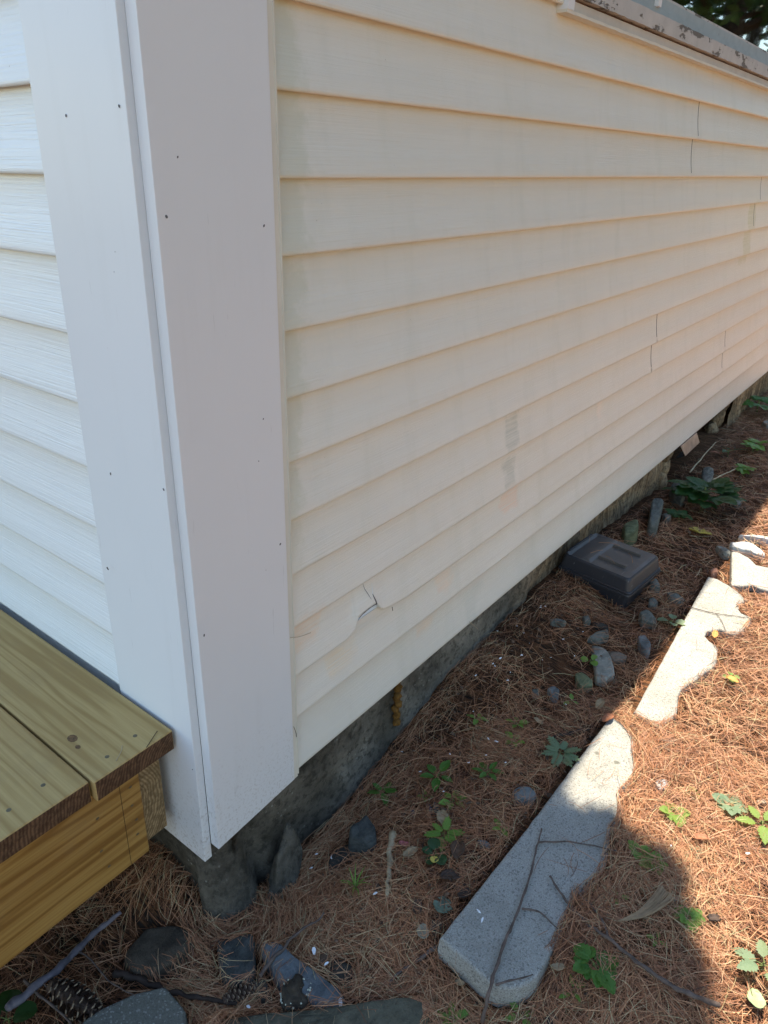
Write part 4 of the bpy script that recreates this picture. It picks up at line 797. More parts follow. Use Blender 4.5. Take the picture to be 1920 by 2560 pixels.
# ------------------------------------------------------------------ pine needles
def inpoly(px, py, poly):
    ins = np.zeros(len(px), bool); n = len(poly); j = n - 1
    for i in range(n):
        xi, yi = poly[i][:2]; xj, yj = poly[j][:2]
        c = ((yi > py) != (yj > py)) & (px < (xj - xi) * (py - yi) / (yj - yi + 1e-12) + xi); ins ^= c; j = i
    return ins
def shrink(poly, k=.97, d=0):
    cx = sum(p[0] for p in poly) / len(poly); cy = sum(p[1] for p in poly) / len(poly)
    return [((p[0] - cx) * k + cx, (p[1] - cy) * k + cy) for p in poly]
def needles(name, n, region, lmin, lmax, wid, lift, label, seed, dens=None, angf=None):
    rg = np.random.default_rng(seed)
    x = rg.uniform(region[0], region[1], n); y = rg.uniform(region[2], region[3], n)
    # fascicles: neighbours share a root and nearly a direction
    ang = rg.uniform(0, 2 * np.pi, n); g = (np.arange(n) // 3) * 3
    tog = rg.random(n)[g] < .55
    x = np.where(tog, x[g], x); y = np.where(tog, y[g], y); ang = np.where(tog, ang[g] + rg.normal(0, .12, n), ang)
    if angf is not None:
        fa, wt = angf(x, y); sel = rg.random(n) < wt; ang = np.where(sel, fa + rg.normal(0, .35, n) + np.pi * (rg.random(n) < .5), ang)
    L = rg.uniform(lmin, lmax, n) * np.where(rg.random(n) < .3, .6, 1)
    cur = rg.normal(0, .55, n)
    keep = np.ones(n, bool)
    if dens is not None: keep &= rg.random(n) < dens(x, y)
    S = 5; t = np.linspace(0, 1, S)
    hd = ang[:, None] + cur[:, None] * (t[None] - .5)
    dx = np.cumsum(np.cos(hd), 1) * (L[:, None] / S); dy = np.cumsum(np.sin(hd), 1) * (L[:, None] / S)
    X = x[:, None] + dx - dx.mean(1, keepdims=True); Y = y[:, None] + dy - dy.mean(1, keepdims=True)
    for s in SLAB:
        q = [(p[0] + .004, p[1] + .011) for p in shrink(s, .972)]
        few = rg.random(n) < .996
        for k in (0, 1, 2, 3, 4): keep &= ~(inpoly(X[:, k], Y[:, k], q) & few)
    pv = shrink(PAVER, .96)
    for k in (0, 2, 4): keep &= ~(inpoly(X[:, k], Y[:, k], pv) & (rg.random(n) < .97))
    for p, h, ck, lb in ST:
        ql = shrink(p, .95)
        keep &= ~(inpoly(X[:, 2], Y[:, 2], ql) & (rg.random(n) < .955)); keep &= ~(inpoly(X[:, 0], Y[:, 0], shrink(p, .8)) & (rg.random(n) < .9)); keep &= ~(inpoly(X[:, 4], Y[:, 4], shrink(p, .8)) & (rg.random(n) < .9))
    bxr = (np.abs(X[:, 2] - 1.512) < .105) & (np.abs(Y[:, 2] + .088) < .12); keep &= ~bxr
    keep &= ~((Y.max(1) > .03) & (X[:, 2] > .02) & (X[:, 2] < 2.42))
    X, Y, L = X[keep], Y[keep], L[keep]; n = len(X)
    base = zg(X, Y) ; lay = rg.random(n) ** 1.3 * lift
    pitch = rg.normal(0, .09, n)
    Z = base.mean(1)[:, None] * .4 + base * .6 + lay[:, None] + pitch[:, None] * L[:, None] * (t[None] - .5) - .003 + .12 * L[:, None] * (.25 - (t[None] - .5) ** 2) * rg.random(n)[:, None]
    Z = np.maximum(Z, base - .004); low_ = np.zeros(n, bool)
    for s, zt_ in zip(SLAB + [PAVER], (-.155, -.152, -.15, -.2)):
        sx = [p[0] for p in s]; sy = [p[1] for p in s]
        if max(sx) < region[0] or min(sx) > region[1]: continue
        for k in range(S):
            m_ = inpoly(X[:, k], Y[:, k], s); low_ |= m_ & (base[:, k] < zt_ - .016) & (rg.random(n) < .99); Z[:, k] = np.where(m_, np.maximum(Z[:, k], zt_ + .0012 + lay * .35), Z[:, k])
    for p, h, ck, lb in ST:
        cx_ = sum(q[0] for q in p) / len(p); cy_ = sum(q[1] for q in p) / len(p); zc = float(zg(cx_, cy_))
        nr = (np.abs(X[:, 2] - cx_) < .25) & (np.abs(Y[:, 2] - cy_) < .25)
        if not nr.any() or h > .04: continue
        for k in range(S):
            m_ = nr & inpoly(X[:, k], Y[:, k], p); Z[:, k] = np.where(m_, np.maximum(Z[:, k], zc + h * 1.15 + .001), Z[:, k])
    hi_ = ~low_; X, Y, Z, L, lay = X[hi_], Y[hi_], Z[hi_], L[hi_], lay[hi_]; n = len(X)
    tx = np.gradient(X, axis=1); ty = np.gradient(Y, axis=1); ln = np.hypot(tx, ty) + 1e-9
    roll = rg.uniform(-.9, .9, n)[:, None]; wv = wid * rg.uniform(.7, 1.25, n)[:, None] * np.array([.75, 1, 1, .9, .35])[None]
    ox = -ty / ln * wv * np.cos(roll); oy = tx / ln * wv * np.cos(roll); oz = wv * np.sin(roll)
    A = np.stack([X + ox, Y + oy, Z + oz], 2); B = np.stack([X - ox, Y - oy, Z - oz], 2); V = np.stack([A, B], 2).reshape(-1, 3)
    o = (np.arange(n) * 2 * S)[:, None] + (np.arange(S - 1) * 2)[None]; o = o.ravel()
    F = np.stack([o, o + 1, o + 3, o + 2], 1)
    me = bpy.data.meshes.new(name); me.vertices.add(len(V)); me.vertices.foreach_set('co', V.ravel())
    me.loops.add(F.size); me.loops.foreach_set('vertex_index', F.ravel().astype(np.int32)); me.polygons.add(len(F))
    me.polygons.foreach_set('loop_start', np.arange(0, F.size, 4, dtype=np.int32)); me.update(); me.materials.append(M_NEED)
    pt = .13 * np.sin(X[:, 2] * 7 + 2 * np.sin(Y[:, 2] * 9)) * np.sin(Y[:, 2] * 13 + 1.5 * np.sin(X[:, 2] * 6)); tn = np.clip(rg.normal(.46, .21, n) + pt + .25 * (lay / lift - .5), 0, .93); tn = np.where(rg.random(n) < .05, rg.uniform(.9, 1, n), tn)
    at = me.attributes.new('tint', 'FLOAT', 'POINT'); at.data.foreach_set('value', np.repeat(tn, 2 * S).astype(np.float32))
    ob = link(bpy.data.objects.new(name, me)); tag(ob, label, 'pine needles', kind='stuff'); return ob
def dens(x, y):
    # bare dark soil patches next to the wall
    d = np.ones_like(x)
    for cx, cy, rx, ry, a in ((.80, -.07, .22, .09, .85), (1.02, -.17, .16, .08, .72), (.62, -.04, .1, .05, .6), (1.15, -.05, .15, .06, .6), (.42, -.62, .10, .07, .6), (.9, -.22, .12, .06, .4), (.05, .0, .05, .04, .3), (.60, -.26, .10, .05, .35)):
        d -= a * np.exp(-((x - cx) / rx) ** 2 - ((y - cy) / ry) ** 2)
    cl_ = .5 + .25 * np.sin(x * 31 + 2 * np.sin(y * 23)) + .25 * np.sin(y * 37 + 2 * np.sin(x * 19 + 1)); cl2_ = .5 + .5 * np.sin(x * 9 + 3 * np.sin(y * 7 + .6)) * np.sin(y * 11 + 2 * np.sin(x * 5))
    shy = (y > -.33) & (x > .2); d *= np.where(shy, .40 + .55 * cl_ * (.4 + .8 * cl2_), .62 + .5 * cl_)
    d *= np.where((x < -.06) & (y > .05), .6, 1); d *= np.where((x > 2.2) & (y > -.1), .5, 1)
    return np.clip(d, .06, 1)
def flow(x, y):
    # needles lie along the footing and around the near corner
    r = np.hypot(x - .02, y - .02); a1 = np.arctan2(y - .02, x - .02) + np.pi / 2
    near = (r < .17) & (x < .15); along = (y > -.08) & (x > .15)
    sl = (x > .2) & (x < .95) & (y < -.40) & (y > -.52)
    wt = np.where(near, .75, np.where(along, .45, np.where(sl, .3, .0))); return np.where(near, a1, 0.), wt
needles('pine_needles', 110000, (-.75, 1.7, -1.05, .3), .045, .10, .00044, .016, 'rust brown pine needles covering the ground along the house', 1, dens, flow)
needles('pine_needles', 80000, (-.2, .95, -.72, .03), .045, .095, .00040, .020, 'rust brown pine needles covering the nearest ground between the foundation and the slab', 2, dens, flow)
needles('pine_needles', 60000, (1.5, 4.8, -.95, .05), .05, .10, .00070, .018, 'rust brown pine needles covering the ground farther along the house', 3, dens)
needles('pine_needles', 40000, (-2.5, 6, -3.5, -.9), .06, .11, .0014, .014, 'rust brown pine needles covering the open yard', 4)

# crumbled bark, leaf and cone bits mixed into the needles
pr_ = []
for k in range(2600):
    x = random.uniform(-.5, 3.2); y = random.uniform(-.95, .02) if random.random() < .5 else random.uniform(-.34, .02)
    if any(inpoly(np.array([x]), np.array([y]), q)[0] for q in SLAB + [PAVER]): continue
    s = random.uniform(.0015, .0055) * (1 if random.random() < .9 else 1.8); z = float(zg(x, y)) + random.uniform(.002, .016); a = random.uniform(0, 6.28); e = random.uniform(.3, .9)
    ca, sa = math.cos(a), math.sin(a); tl = random.uniform(-.5, .5)
    P = [(1, 0), (.3, e), (-.8, e * .7), (-1, -.2), (-.1, -e)]
    V0 = [(x + (u * ca - v * sa) * s, y + (u * sa + v * ca) * s, z + u * tl * s) for u, v in P]
    pr_.append((V0 + [(x, y, z + s * .45)], [(0, 1, 5), (1, 2, 5), (2, 3, 5), (3, 4, 5), (4, 0, 5)]))
tag(mesh('litter_bits', *merge(pr_), simple('crumbled_bark', (.10, .062, .04), .85, .7, 45)), 'crumbled brown bark and leaf bits mixed into the pine needles', 'litter', kind='stuff')

# stray needles caught on siding and step
def stray(pts, label, r=.0006, mat=None):
    V, F = tubevf(spline(pts, 4), r, 4); c = Vector(pts[0])
    o = mesh('stray_needle', [tuple(Vector(p) - c) for p in V], F, mat or M_TWIGP, None, True, tuple(c)); tag(o, label, 'pine needle', 'single needles caught on the house and step')
stray([(.186, -.002, .302), (.205, -.006, .296), (.235, -.004, .287)], 'single needle sticking out of the edge of the corner board')
stray([(.187, -.002, .112), (.190, -.004, .098), (.192, -.003, .086)], 'short needle in the lower end of the cream corner trim', mat=M_TWIGD)
stray([(.80, -.002, .015), (.825, -.006, -.01), (.845, -.004, -.03)], 'needle hanging over the bottom edge of the lowest siding panel')
stray([(.482, .002, .214), (.483, .001, .205)], 'tiny needle under the broken siding panel edge', mat=M_TWIGD)
stray([(-.036, .076, .2125), (-.044, .071, .214), (-.068, .0595, .2127)], 'dark curved needle lying over the end of the first plank', .0007, M_TWIGD)
stray([(-.089, .092, .2122), (-.098, .081, .214), (-.113, .072, .2123)], 'pale straight needle on the first plank', .0006)
stray([(-.022, .175, .46), (-.021, .18, .462)], 'tiny brown speck under a butt edge of the left siding', .0009, M_TWIGD)
for k, (a_, b_) in enumerate((((1.47, -.17), (1.52, -.14)), ((1.44, -.05), (1.49, -.07)), ((1.55, -.10), (1.53, -.04)), ((1.50, -.02), (1.55, .0)), ((1.43, -.13), (1.46, -.09)))):
    stray([(a_[0], a_[1], -.050 + .003 * (k % 2)), ((a_[0] + b_[0]) / 2 + .006, (a_[1] + b_[1]) / 2, -.0485), (b_[0], b_[1], -.051)], ('needle near the front corner on the black box lid', 'needle on the raised panel of the black box lid', 'needle beside the far ridge of the black box lid', 'needle at the wall end of the black box lid', 'needle near the left edge of the black box lid')[k], .0007, M_NEED2)
for k, (kx, ky, kr) in enumerate(((-.128, .165, .0065), (-.133, .142, .0035), (-.25, .30, .006))):
    V = [(kx + kr * 1.1 * math.cos(q * .628) * (1 + .2 * noise.noise(Vector((q, k, 0)))) - SO[0], ky + kr * 1.5 * math.sin(q * .628) - SO[1], .21165 - SO[2]) for q in range(10)]
    mesh('knot', V, [tuple(range(10))], M_KNOT, [o_ for o_ in step.children if o_.name.startswith('plank')][0 if kx > -.16 else 1])
# straw tuft
sx0, sy0, sz0 = STRAW[0]; tv = []
for k in range(60):
    a = [Vector(p) for p in STRAW]; s = random.uniform(-1, 1)
    d = (a[-1] - a[0]); nrm = Vector((-d.y, d.x, 0)).normalized()
    pts = [a[i] + nrm * s * .016 * (i / 3) ** .8 + Vector((0, 0, random.uniform(0, .004) + .003 * i * random.random())) - a[0] for i in range(4)]
    tv.append(tubevf(spline(pts, 2), .00055, 3, False))
o = mesh('straw_tuft', *merge(tv), simple('pale_straw', (.30, .20, .11), .6, .2, 60), None, False, (sx0, sy0, sz0)); tag(o, 'pale brush of dry straw fanning out beside the long smooth twig', 'straw tuft')

# ------------------------------------------------------------------ twigs
TM = [M_TWIG, M_TWIG, M_TWIG, M_TWIG, M_TWIGG, M_TWIG, M_TWIGD, M_TWIGP, M_TWIG, M_TWIGD, M_TWIGP, M_TWIGP, M_TWIGD, M_TWIG, M_TWIGD]
for i, (br, r, lb) in enumerate(TWIG):
    if i in (12, 13, 14): continue
    o0 = Vector(br[0][0]); t = empty('twig', tuple(o0), lb, 'twig')
    for k, b in enumerate(br):
        P = spline([Vector(p) - o0 for p in b], 5)
        P = [p + Vector((noise.noise(p * 60 + Vector((i, 0, 0))), noise.noise(p * 60 + Vector((0, i, 5))), noise.noise(p * 50 + Vector((9, i, 0))))) * r * .7 for p in P]
        rr = [r * (1 if k == 0 else .6) * (1 - .55 * ((len(P) - 1 - q) if (i == 1 and k == 0) else q) / (len(P) - 1)) * (1 + .18 * math.sin(q * 1.9 + i)) for q in range(len(P))]
        mesh('stem' if k == 0 else 'side_shoot', *tubevf(P, rr, 8), TM[i], t, True)

# ------------------------------------------------------------------ weeds
def leafgrid(nl, nw, wf, cup=.15, bend=.35, fold=.2):
    V, F = [], []
    for i in range(nl + 1):
        t = i / nl; ww = wf(t)
        for k in range(nw + 1):
            s = k / nw * 2 - 1
            a = t * bend
            V.append((t * math.cos(a * .6) , s * ww, t * .15 - t * t * bend * .55 + abs(s) * ww * fold + .012 * math.sin(t * 17 + s * 5)))
    for i in range(nl):
        for k in range(nw): a = i * (nw + 1) + k; F.append((a, a + nw + 1, a + nw + 2, a + 1))
    return V, F
def tooth(t, n, d): return 1 + d * (abs(((t * n) % 1) * 2 - 1) - .5)
def petiole(L, r=.02): return tubevf([(-L, 0, -.12 * L), (-L * .5, 0, 0), (0, 0, 0)], [r, r * .8, r * .6], 5, False)
def mk_leaf(kind):
    if kind == 'oval': v, f = leafgrid(10, 4, lambda t: .27 * math.sin(math.pi * min(1, t ** .8 + .02)) ** .8 + .004)
    elif kind == 'serrated': v, f = leafgrid(22, 4, lambda t: (.24 * math.sin(math.pi * t ** .75) ** .85 + .003) * tooth(t, 7, .55))
    elif kind == 'round': v, f = leafgrid(12, 6, lambda t: .46 * math.sqrt(max(0, 1 - (2 * t - 1) ** 2)) + .004)
    elif kind == 'grass': v, f = leafgrid(10, 2, lambda t: .035 * (1 - t ** 2) + .002, bend=.9)
    elif kind == 'strawberry':
        parts = []
        for a, L in ((0, 1), (48, .78), (-48, .78)):
            v, f = leafgrid(24, 4, lambda t: (.40 * math.sin(math.pi * min(1, t ** .8)) ** .7 + .004) * tooth(t, 6, .24), fold=.28); c, s = math.cos(R(a)), math.sin(R(a))
            parts.append(([(x * L * c - y * L * s, x * L * s + y * L * c, z * L * .9 - abs(a) * .0003) for x, y, z in v], f))
        v, f = merge(parts)
    elif kind == 'maple':
        parts = []
        for a, L in ((0, 1), (52, .82), (-52, .82), (105, .55), (-105, .55)):
            v, f = leafgrid(16, 4, lambda t: (.36 * math.sin(math.pi * t ** .7) ** .75 + .01) * tooth(t, 6, .3)); c, s = math.cos(R(a)), math.sin(R(a))
            parts.append(([(x * L * c - y * L * s, x * L * s + y * L * c, z * L * .8) for x, y, z in v], f))
        v, f = merge(parts)
    elif kind == 'feather':
        parts = [tubevf([(0, 0, 0), (.5, 0, .06), (1, 0, -.05)], .012, 4, False)]
        for k in range(5):
            tt = .15 + .17 * k; L = .42 * (1 - .45 * abs(tt - .35))
            for sg in (1, -1):
                v, f = leafgrid(8, 2, lambda t: (.24 * math.sin(math.pi * t ** .7) + .01) * tooth(t, 3, .7)); a = R(48 * sg); c, s = math.cos(a), math.sin(a)
                parts.append(([(x * L * c - y * L * s + tt, x * L * s + y * L * c, z * L + .05) for x, y, z in v], f))
        v, f = leafgrid(8, 2, lambda t: (.25 * math.sin(math.pi * t ** .7) + .01) * tooth(t, 3, .7)); parts.append(([(x * .4 + .85, y * .4, z * .4) for x, y, z in v], f))
        v, f = merge(parts)
    pv, pf = petiole(.35 if kind not in ('grass', 'feather') else .1)
    return v, f, pv, pf
LM = {}
def leaf_me(kind, ci):
    if (kind, ci) not in LM:
        v, f, pv, pf = mk_leaf(kind); me = bpy.data.meshes.new('leaf'); V, F = merge([(v, f), (pv, pf)]); me.from_pydata([tuple(map(float, q)) for q in V], [], F); me.update()
        me.materials.append(M_LF[ci]); me.materials.append(M_STEM)
        for p in me.polygons:
            p.use_smooth = True
            if p.index >= len(f): p.material_index = 1
        LM[(kind, ci)] = me
    return LM[(kind, ci)]
for i, (x, y, size, kind, n, ci, lb) in enumerate(PLANT):
    rs = random.Random(i * 13 + 5)
    z = float(zg(x, y)); t = empty('weed', (x, y, z), lb, 'weed')
    hgt = size * (.5 if n < 9 else .75)
    V, F = tubevf([(0, 0, -.01), (.1 * size, .05 * size, hgt * .5), (0, 0, hgt)], [size * .05, size * .04, size * .025], 5); mesh('stem', V, F, M_STEM, t, True)
    a0 = rs.uniform(0, 360)
    for k in range(n):
        o = bpy.data.objects.new('leaf', leaf_me(kind, ci)); link(o, t)
        az = R(a0 + 360 * k / n * (1 if n < 9 else 2.4) + rs.uniform(-14, 14)); L = size * rs.uniform(.62, .88) * (1.15 if n < 9 else 1.0)
        if kind == 'feather': L = size * rs.uniform(.75, 1.05)
        if kind == 'grass': L = size * rs.uniform(.9, 1.5)
        pl_ = L * (.28 if kind not in ('grass', 'feather') else .08)
        if kind == 'maple': pl_ = size * rs.uniform(.1, .75) * (1 if n > 6 else .5); L = size * rs.uniform(.5, .72)
        o.location = (math.cos(az) * pl_, math.sin(az) * pl_, hgt * rs.uniform(.6, 1.05)); up = rs.uniform(-18, 12) if kind != 'grass' else rs.uniform(-70, -30)
        o.rotation_euler = (rs.uniform(-.25, .25), R(up), az); o.scale = (L, L, L)

# ------------------------------------------------------------------ dead leaves
for i, (x, y, L, ang, ck, lb) in enumerate(LEAF):
    rs = random.Random(i * 7 + 1); asp = {'bark': .26, 'green': .5, 'beige': .42, 'yellow': .5, 'pink': .3, 'bigleaf': .36, 'orange': .3, 'tan': .3, 'brown': .33, 'rust': .25}[ck]
    jag = .45 if ck in ('green', 'pink', 'bark') else .12; cu = 0.04 if ck in ('bigleaf', 'beige') else .13
    V, F = [], []; nl, nw = 18, 6
    for a in range(nl + 1):
        t_ = a / nl
        for b in range(nw + 1):
            s = b / nw * 2 - 1; ww = asp * (math.sin(math.pi * min(1, .03 + t_ * .94)) ** .6) * (1 + jag * noise.noise(Vector((t_ * 7, i, s * 2))) * 1.5)
            if ck == 'green' and s > 0 and .5 < t_ < .72: ww *= .35
            V.append(((t_ - .5) * L, s * ww * L, L * (cu * (s * s) * .6 + .12 * math.sin(t_ * 3 + i) + .05 * noise.noise(Vector((t_ * 5, s * 3, i)))) + .006))
    for a in range(nl):
        for b in range(nw): q = a * (nw + 1) + b; F.append((q, q + nw + 1, q + nw + 2, q + 1))
    o = mesh('dead_leaf' if ck not in ('bark', 'bigleaf') else ('bark_piece' if ck == 'bark' else 'fallen_leaf'), V, F, M_DL[ck], None, True, (x, y, float(zg(x, y)) + .010)); o.rotation_euler = (rs.uniform(-.15, .15), rs.uniform(-.12, .12), R(ang)); tag(o, lb, 'bark' if ck == 'bark' else 'leaf')
    sm = o.modifiers.new('thickness', 'SOLIDIFY'); sm.thickness = .003 if ck == 'bark' else .0006

# ------------------------------------------------------------------ paint chips
marks = [('the dark narrow stone', ST[21][0]), ('the thin greenish sliver', ST[12][0]), ('the yellow green lichen stone', ST[18][0]), ('the smooth round grey pebble', ST[16][0]), ('the long pale jagged stone', ST[8][0]), ('the grey pointed rock', ST[5][0]), ('the upright stone at the foundation corner', [(.14, -.01)]), ('the flat slate beside the long blue stone', ST[1][0]), ('the lichen crusted lump', [LUMP]),
         ('the brownish half buried stone', ST[4][0]), ('the large three leaf weed', [PLANT[11][:2]]), ('the broad leaved weed', [PLANT[1][:2]]), ('the narrow leaved weed', [PLANT[2][:2]]), ('the pair of bright seedlings', [PLANT[7][:2]]), ('the black bait box', [(1.40, -.18)]), ('the ochre foam on the foundation', [(.55, 0)]), ('the pale barkless stick', [TWIG[7][0][0][0][:2]]),
         ('the straw tuft', [STRAW[0][:2]]), ('the yellow green weed in full sun', [PLANT[14][:2]]), ('the star shaped rosette', [PLANT[3][:2]]), ('the grass tuft', [PLANT[29][:2]])]
near = {}
for i, (x, y) in enumerate(CHIP):
    d = [(math.hypot(sum(p[0] for p in q) / len(q) - x, sum(p[1] for p in q) / len(q) - y), nm) for nm, q in marks]; dd, nm = min(d); near.setdefault(nm, []).append((dd, i))
CHIPLAB = {}
for nm, q in near.items():
    for k, (dd, i) in enumerate(sorted(q)): CHIPLAB[i] = 'small white paint flake, ' + ('closest', 'second closest', 'third closest', 'fourth closest', 'fifth closest', 'sixth closest', 'seventh closest', 'eighth closest', 'ninth closest', 'tenth closest', 'eleventh closest', 'twelfth closest', 'thirteenth closest', 'fourteenth closest', 'fifteenth closest')[k] + ' to ' + nm
chip_me = []
for k in range(6):
    rs = random.Random(k); n = 9; L = rs.uniform(.8, 1.0); W = rs.uniform(.25, .5)
    P = [(L * math.cos(2 * math.pi * q / n) * rs.uniform(.75, 1.1), W * math.sin(2 * math.pi * q / n) * rs.uniform(.7, 1.2), rs.uniform(-.05, .08)) for q in range(n)]
    V = P + [(a, b, c - .12) for a, b, c in P]; F = [tuple(range(n)), tuple(range(2 * n - 1, n - 1, -1))] + [(q, n + q, n + (q + 1) % n, (q + 1) % n) for q in range(n)]
    me = bpy.data.meshes.new('paint_chip'); me.from_pydata(V, [], F); me.update(); me.materials.append(M_CHIP); chip_me.append(me)
for i, (x, y) in enumerate(CHIP):
    rs = random.Random(i + 50); o = link(bpy.data.objects.new('paint_chip', chip_me[i % 6])); s = rs.uniform(.0024, .0048) * (1.7 if 15 < i < 27 else 1) * (.8 if x > .9 else 1)
    o.location = (x, y, float(zg(x, y)) + .017); o.scale = (s, s, s); o.rotation_euler = (rs.uniform(-.4, .4), rs.uniform(-.4, .4), rs.uniform(0, 6)); tag(o, CHIPLAB[i], 'paint chip', 'white paint flakes scattered on the ground')
for (x, y, a), lb in zip(((.262, -.365, .2), (.272, -.352, 1.3)), ('thin white flake on the near end of the shaded slab', 'short white flake beside another on the near end of the shaded slab')):
    o = link(bpy.data.objects.new('paint_chip', chip_me[int(a)])); o.location = (x, y, -.1542); o.scale = (.006, .004, .004); o.rotation_euler = (0, 0, a); tag(o, lb, 'paint chip', 'white paint flakes scattered on the ground')

# ------------------------------------------------------------------ pine cones
def cone(loc, rot, L, rad, label):
    t = empty('pine_cone', loc, label, 'pine cone'); t.rotation_euler = rot
    mesh('core', *tubevf([(0, 0, 0), (L * .3, 0, 0), (L * .7, 0, 0), (L, 0, 0)], [rad * .4, rad * .5, rad * .4, rad * .15], 8), M_CONE, t, True)
    sc, tp = [], []; n = 62
    for k in range(n):
        u = (k + .5) / n; a = k * 2.39996; rr = rad * (math.sin(math.pi * (.12 + .8 * u)) ** .7); x = u * L * .95
        c, s = math.cos(a), math.sin(a); wd = rad * .42
        def P(r, w_, dx): return (x + dx, r * c - w_ * s, r * s + w_ * c)
        V = [P(rr * .3, -wd * .4, 0), P(rr * .3, wd * .4, 0), P(rr * .85, wd, L * .05), P(rr, 0, L * .085), P(rr * .85, -wd, L * .05), P(rr * .7, 0, L * .02)]
        sc.append((V, [(0, 1, 5), (1, 2, 5), (2, 3, 5), (3, 4, 5), (4, 0, 5)])); tp.append((tubevf([P(rr * .93, -wd * .4, L * .072), P(rr * 1.0, 0, L * .086), P(rr * .93, wd * .4, L * .072)], rad * .045, 4)))
    mesh('scales', *merge(sc), M_CONE, t); mesh('scale_tips', *merge(tp), M_CONET, t)
cx, cy = CONE[0]; cone((cx - .01, cy + .045, float(zg(cx, cy)) + .03), (0, .1, R(-75)), .10, .024, 'open brown pine cone in the bottom left corner by the paver')
cx, cy = CONE[1]; cone((cx - .03, cy + .012, float(zg(cx, cy)) + .018), (0, 0, R(-25)), .055, .014, 'small dark pine cone left of the lichen lump')

# ------------------------------------------------------------------ trees around the yard
M_BARK = simple('tree_bark', (.075, .055, .042), .9, .45, 14, .1, .02)
def crown_leaf_mat(name, c):
    M = N(name, .5, .3); inf = M.noise(1.1, 4, .6); c1 = M.mix(M.ramp(inf, [(.35, 0), (.65, 1)]), tuple(k * .55 for k in c), tuple(k * 1.5 for k in c)); M.color(c1)
    tr = M.n('BsdfTranslucent'); M.l(c1, tr.inputs[0]); mx = M.n('MixShader'); mx.inputs[0].default_value = .3
    M.l(M.b.outputs[0], mx.inputs[1]); M.l(tr.outputs[0], mx.inputs[2]); M.l(mx.outputs[0], M.out.inputs[0]); return M.m
M_CRN = crown_leaf_mat('tree_foliage', (.055, .10, .028))
def cards(name, cl, per, size, seed):
    """cl: list of (centre, radii); many small leaf faces spread through each clump"""
    rg = np.random.default_rng(seed); Vs = []
    for (c, r) in cl:
        k = int(per); d = rg.normal(0, 1, (k, 3)); d /= np.linalg.norm(d, axis=1, keepdims=True); p = d * (rg.random((k, 1)) ** .45) * np.array(r) + np.array(c)
        u = rg.normal(0, 1, (k, 3)); u /= np.linalg.norm(u, axis=1, keepdims=True); v = np.cross(u, rg.normal(0, 1, (k, 3))); v /= np.linalg.norm(v, axis=1, keepdims=True)
        s = size * rg.uniform(.6, 1.3, (k, 1)); Vs.append(np.stack([p + u * s, p + v * s * .5, p - u * s, p - v * s * .5], 1))
    V = np.concatenate(Vs).reshape(-1, 3); F = np.arange(len(V)).reshape(-1, 4)
    me = bpy.data.meshes.new(name); me.vertices.add(len(V)); me.vertices.foreach_set('co', V.ravel()); me.loops.add(F.size); me.loops.foreach_set('vertex_index', F.ravel().astype(np.int32))
    me.polygons.add(len(F)); me.polygons.foreach_set('loop_start', np.arange(0, F.size, 4, dtype=np.int32)); me.update(); me.materials.append(M_CRN); return me
def tree_mesh(seed, H, zlo=.12, rad=.34, per=110):
    rs = random.Random(seed); limbs = [tubevf(spline([(0, 0, -.3), (.1, 0, H * .3), (-.05, .1, H * .6), (.05, 0, H * .95)], 4), [.22 * (1 - .8 * i / 12) for i in range(13)], 9)]; cl = []
    for k in range(34):
        z = H * rs.uniform(zlo, .96); a = rs.uniform(0, 6.28); r = (1 - z / H) * H * rad + .5; r *= rs.uniform(.5, 1.05)
        e = (math.cos(a) * r, math.sin(a) * r, z + rs.uniform(-.3, .4)); limbs.append(tubevf([(0, 0, z - .4), (e[0] * .5, e[1] * .5, z), e], [.05, .035, .012], 5))
        q = rs.uniform(.55, 1.05); cl.append((e, (q * 1.2, q * 1.2, q * .6))); cl.append(((e[0] * .5, e[1] * .5, z), (q, q, q * .5)))
    me = bpy.data.meshes.new('trunk'); V, F = merge(limbs); me.from_pydata([tuple(map(float, p)) for p in V], [], F); me.update(); me.materials.append(M_BARK)
    return me, cards('crown', cl, per, .12, seed)
tm = [tree_mesh(3, 9.0), tree_mesh(8, 11.0)]
tpos = [(9.5, -4.6), (12.5, -2.9), (14.5, -6.2), (11.2, -7.4), (17.0, -3.6), (7.4, -11.6), (4.2, -12.6), (1.2, -12.2), (-2.0, -13.0), (19, -8), (9.8, -9.5)]
wher = ['nearest to the far end of the house', 'straight beyond the far end of the house', 'right of the first tree in the window', 'at the yard corner', 'farthest straight ahead', 'across the yard from the window', 'across the yard from the slabs', 'across the yard from the corner board', 'across the yard from the step', 'farthest on the right', 'behind the yard corner tree']
for i, (x, y) in enumerate(tpos):
    tr_, cr_ = tm[i % 2]; t = empty('yard_tree', (x, y, -.2), 'dense green yard tree standing ' + wher[i], 'tree', 'trees around the yard'); t.rotation_euler = (0, 0, i * 1.3)
    link(bpy.data.objects.new('trunk', tr_), t); link(bpy.data.objects.new('crown', cr_), t)
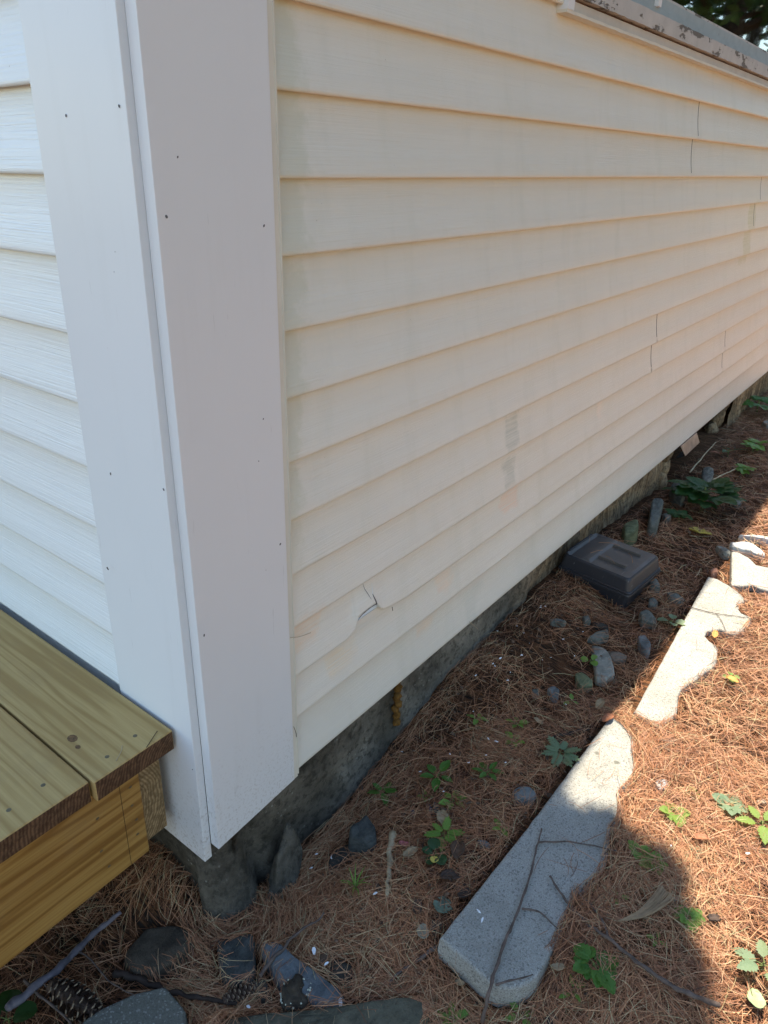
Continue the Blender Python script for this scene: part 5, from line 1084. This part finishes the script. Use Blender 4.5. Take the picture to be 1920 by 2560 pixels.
# the bough whose shade falls over the near corner
SH = [(.42, -.50, .15, 3.2), (.28, -.42, .2, 3.4), (.46, -.40, .16, 3.1), (.36, -.58, .12, 3.3), (.05, -.40, .22, 3.3), (-.2, -.35, .25, 3.2), (-.5, -.3, .3, 3.3), (.10, -.28, .2, 3.2), (-.1, -.58, .16, 3.2), (-.4, -.6, .22, 3.3), (.30, -.60, .11, 3.1), (-.8, -.45, .3, 3.3), (-.75, -.1, .3, 3.2), (.47, -.53, .11, 3.25), (.5, -.47, .09, 3.1), (.24, -.76, .07, 3.1), (.02, -.70, .08, 3.2)]
_r = random.Random(4)
SH_ADDED = [(_r.uniform(-2.4, .45) , _r.uniform(-3.2, -1.15), _r.uniform(.3, .45), _r.uniform(3.6, 4.6)) for _ in range(26)]  # unseen clumps added to shade the yard and cut bounce on the wall
ct = math.cos(R(SUN_EL)) / math.sin(R(SUN_EL)); bt = empty('shade_tree', (-2.6, -3.4, -.2), 'broad leaf tree whose bough shades the house corner, outside the photo', 'tree')
cl = []; lb_ = []; P0 = Vector((0, 0, 0))
cl2 = []
for gx_, gy_, r, h in SH + SH_ADDED:
    p = (gx_ + h * ct * math.cos(R(SUN_AZ)) + 2.6, gy_ + h * ct * math.sin(R(SUN_AZ)) + 3.4, h - .165 + .2)
    (cl if r < .301 else cl2).append((p, (r * .95, r * .95, r * .6)))
    lb_.append(tubevf(spline([(.02, 0, 2.6), (1.5, 1.6, 3.3), (p[0] - .1, p[1] - .1, p[2])], 5), [.05 * (1 - .08 * k) for k in range(11)], 6))
lb_.append(tubevf(spline([(0, 0, -.2), (.05, .02, 1.2), (0, .05, 2.6), (-.2, .1, 4.2), (0, 0, 6)], 4), [.2 - .009 * k for k in range(17)], 10))
mesh('trunk', *merge(lb_), M_BARK, bt, True)
link(bpy.data.objects.new('crown', cards('crown', cl, 420, .055, 5)), bt)
link(bpy.data.objects.new('crown', cards('crown', cl2, 260, .08, 15)), bt)
link(bpy.data.objects.new('crown', cards('crown', [((random.uniform(-1.6, .6), random.uniform(-1.6, .3), random.uniform(3.6, 6.6)), (.7, .7, .45)) for _ in range(18)], 160, .09, 6)), bt)
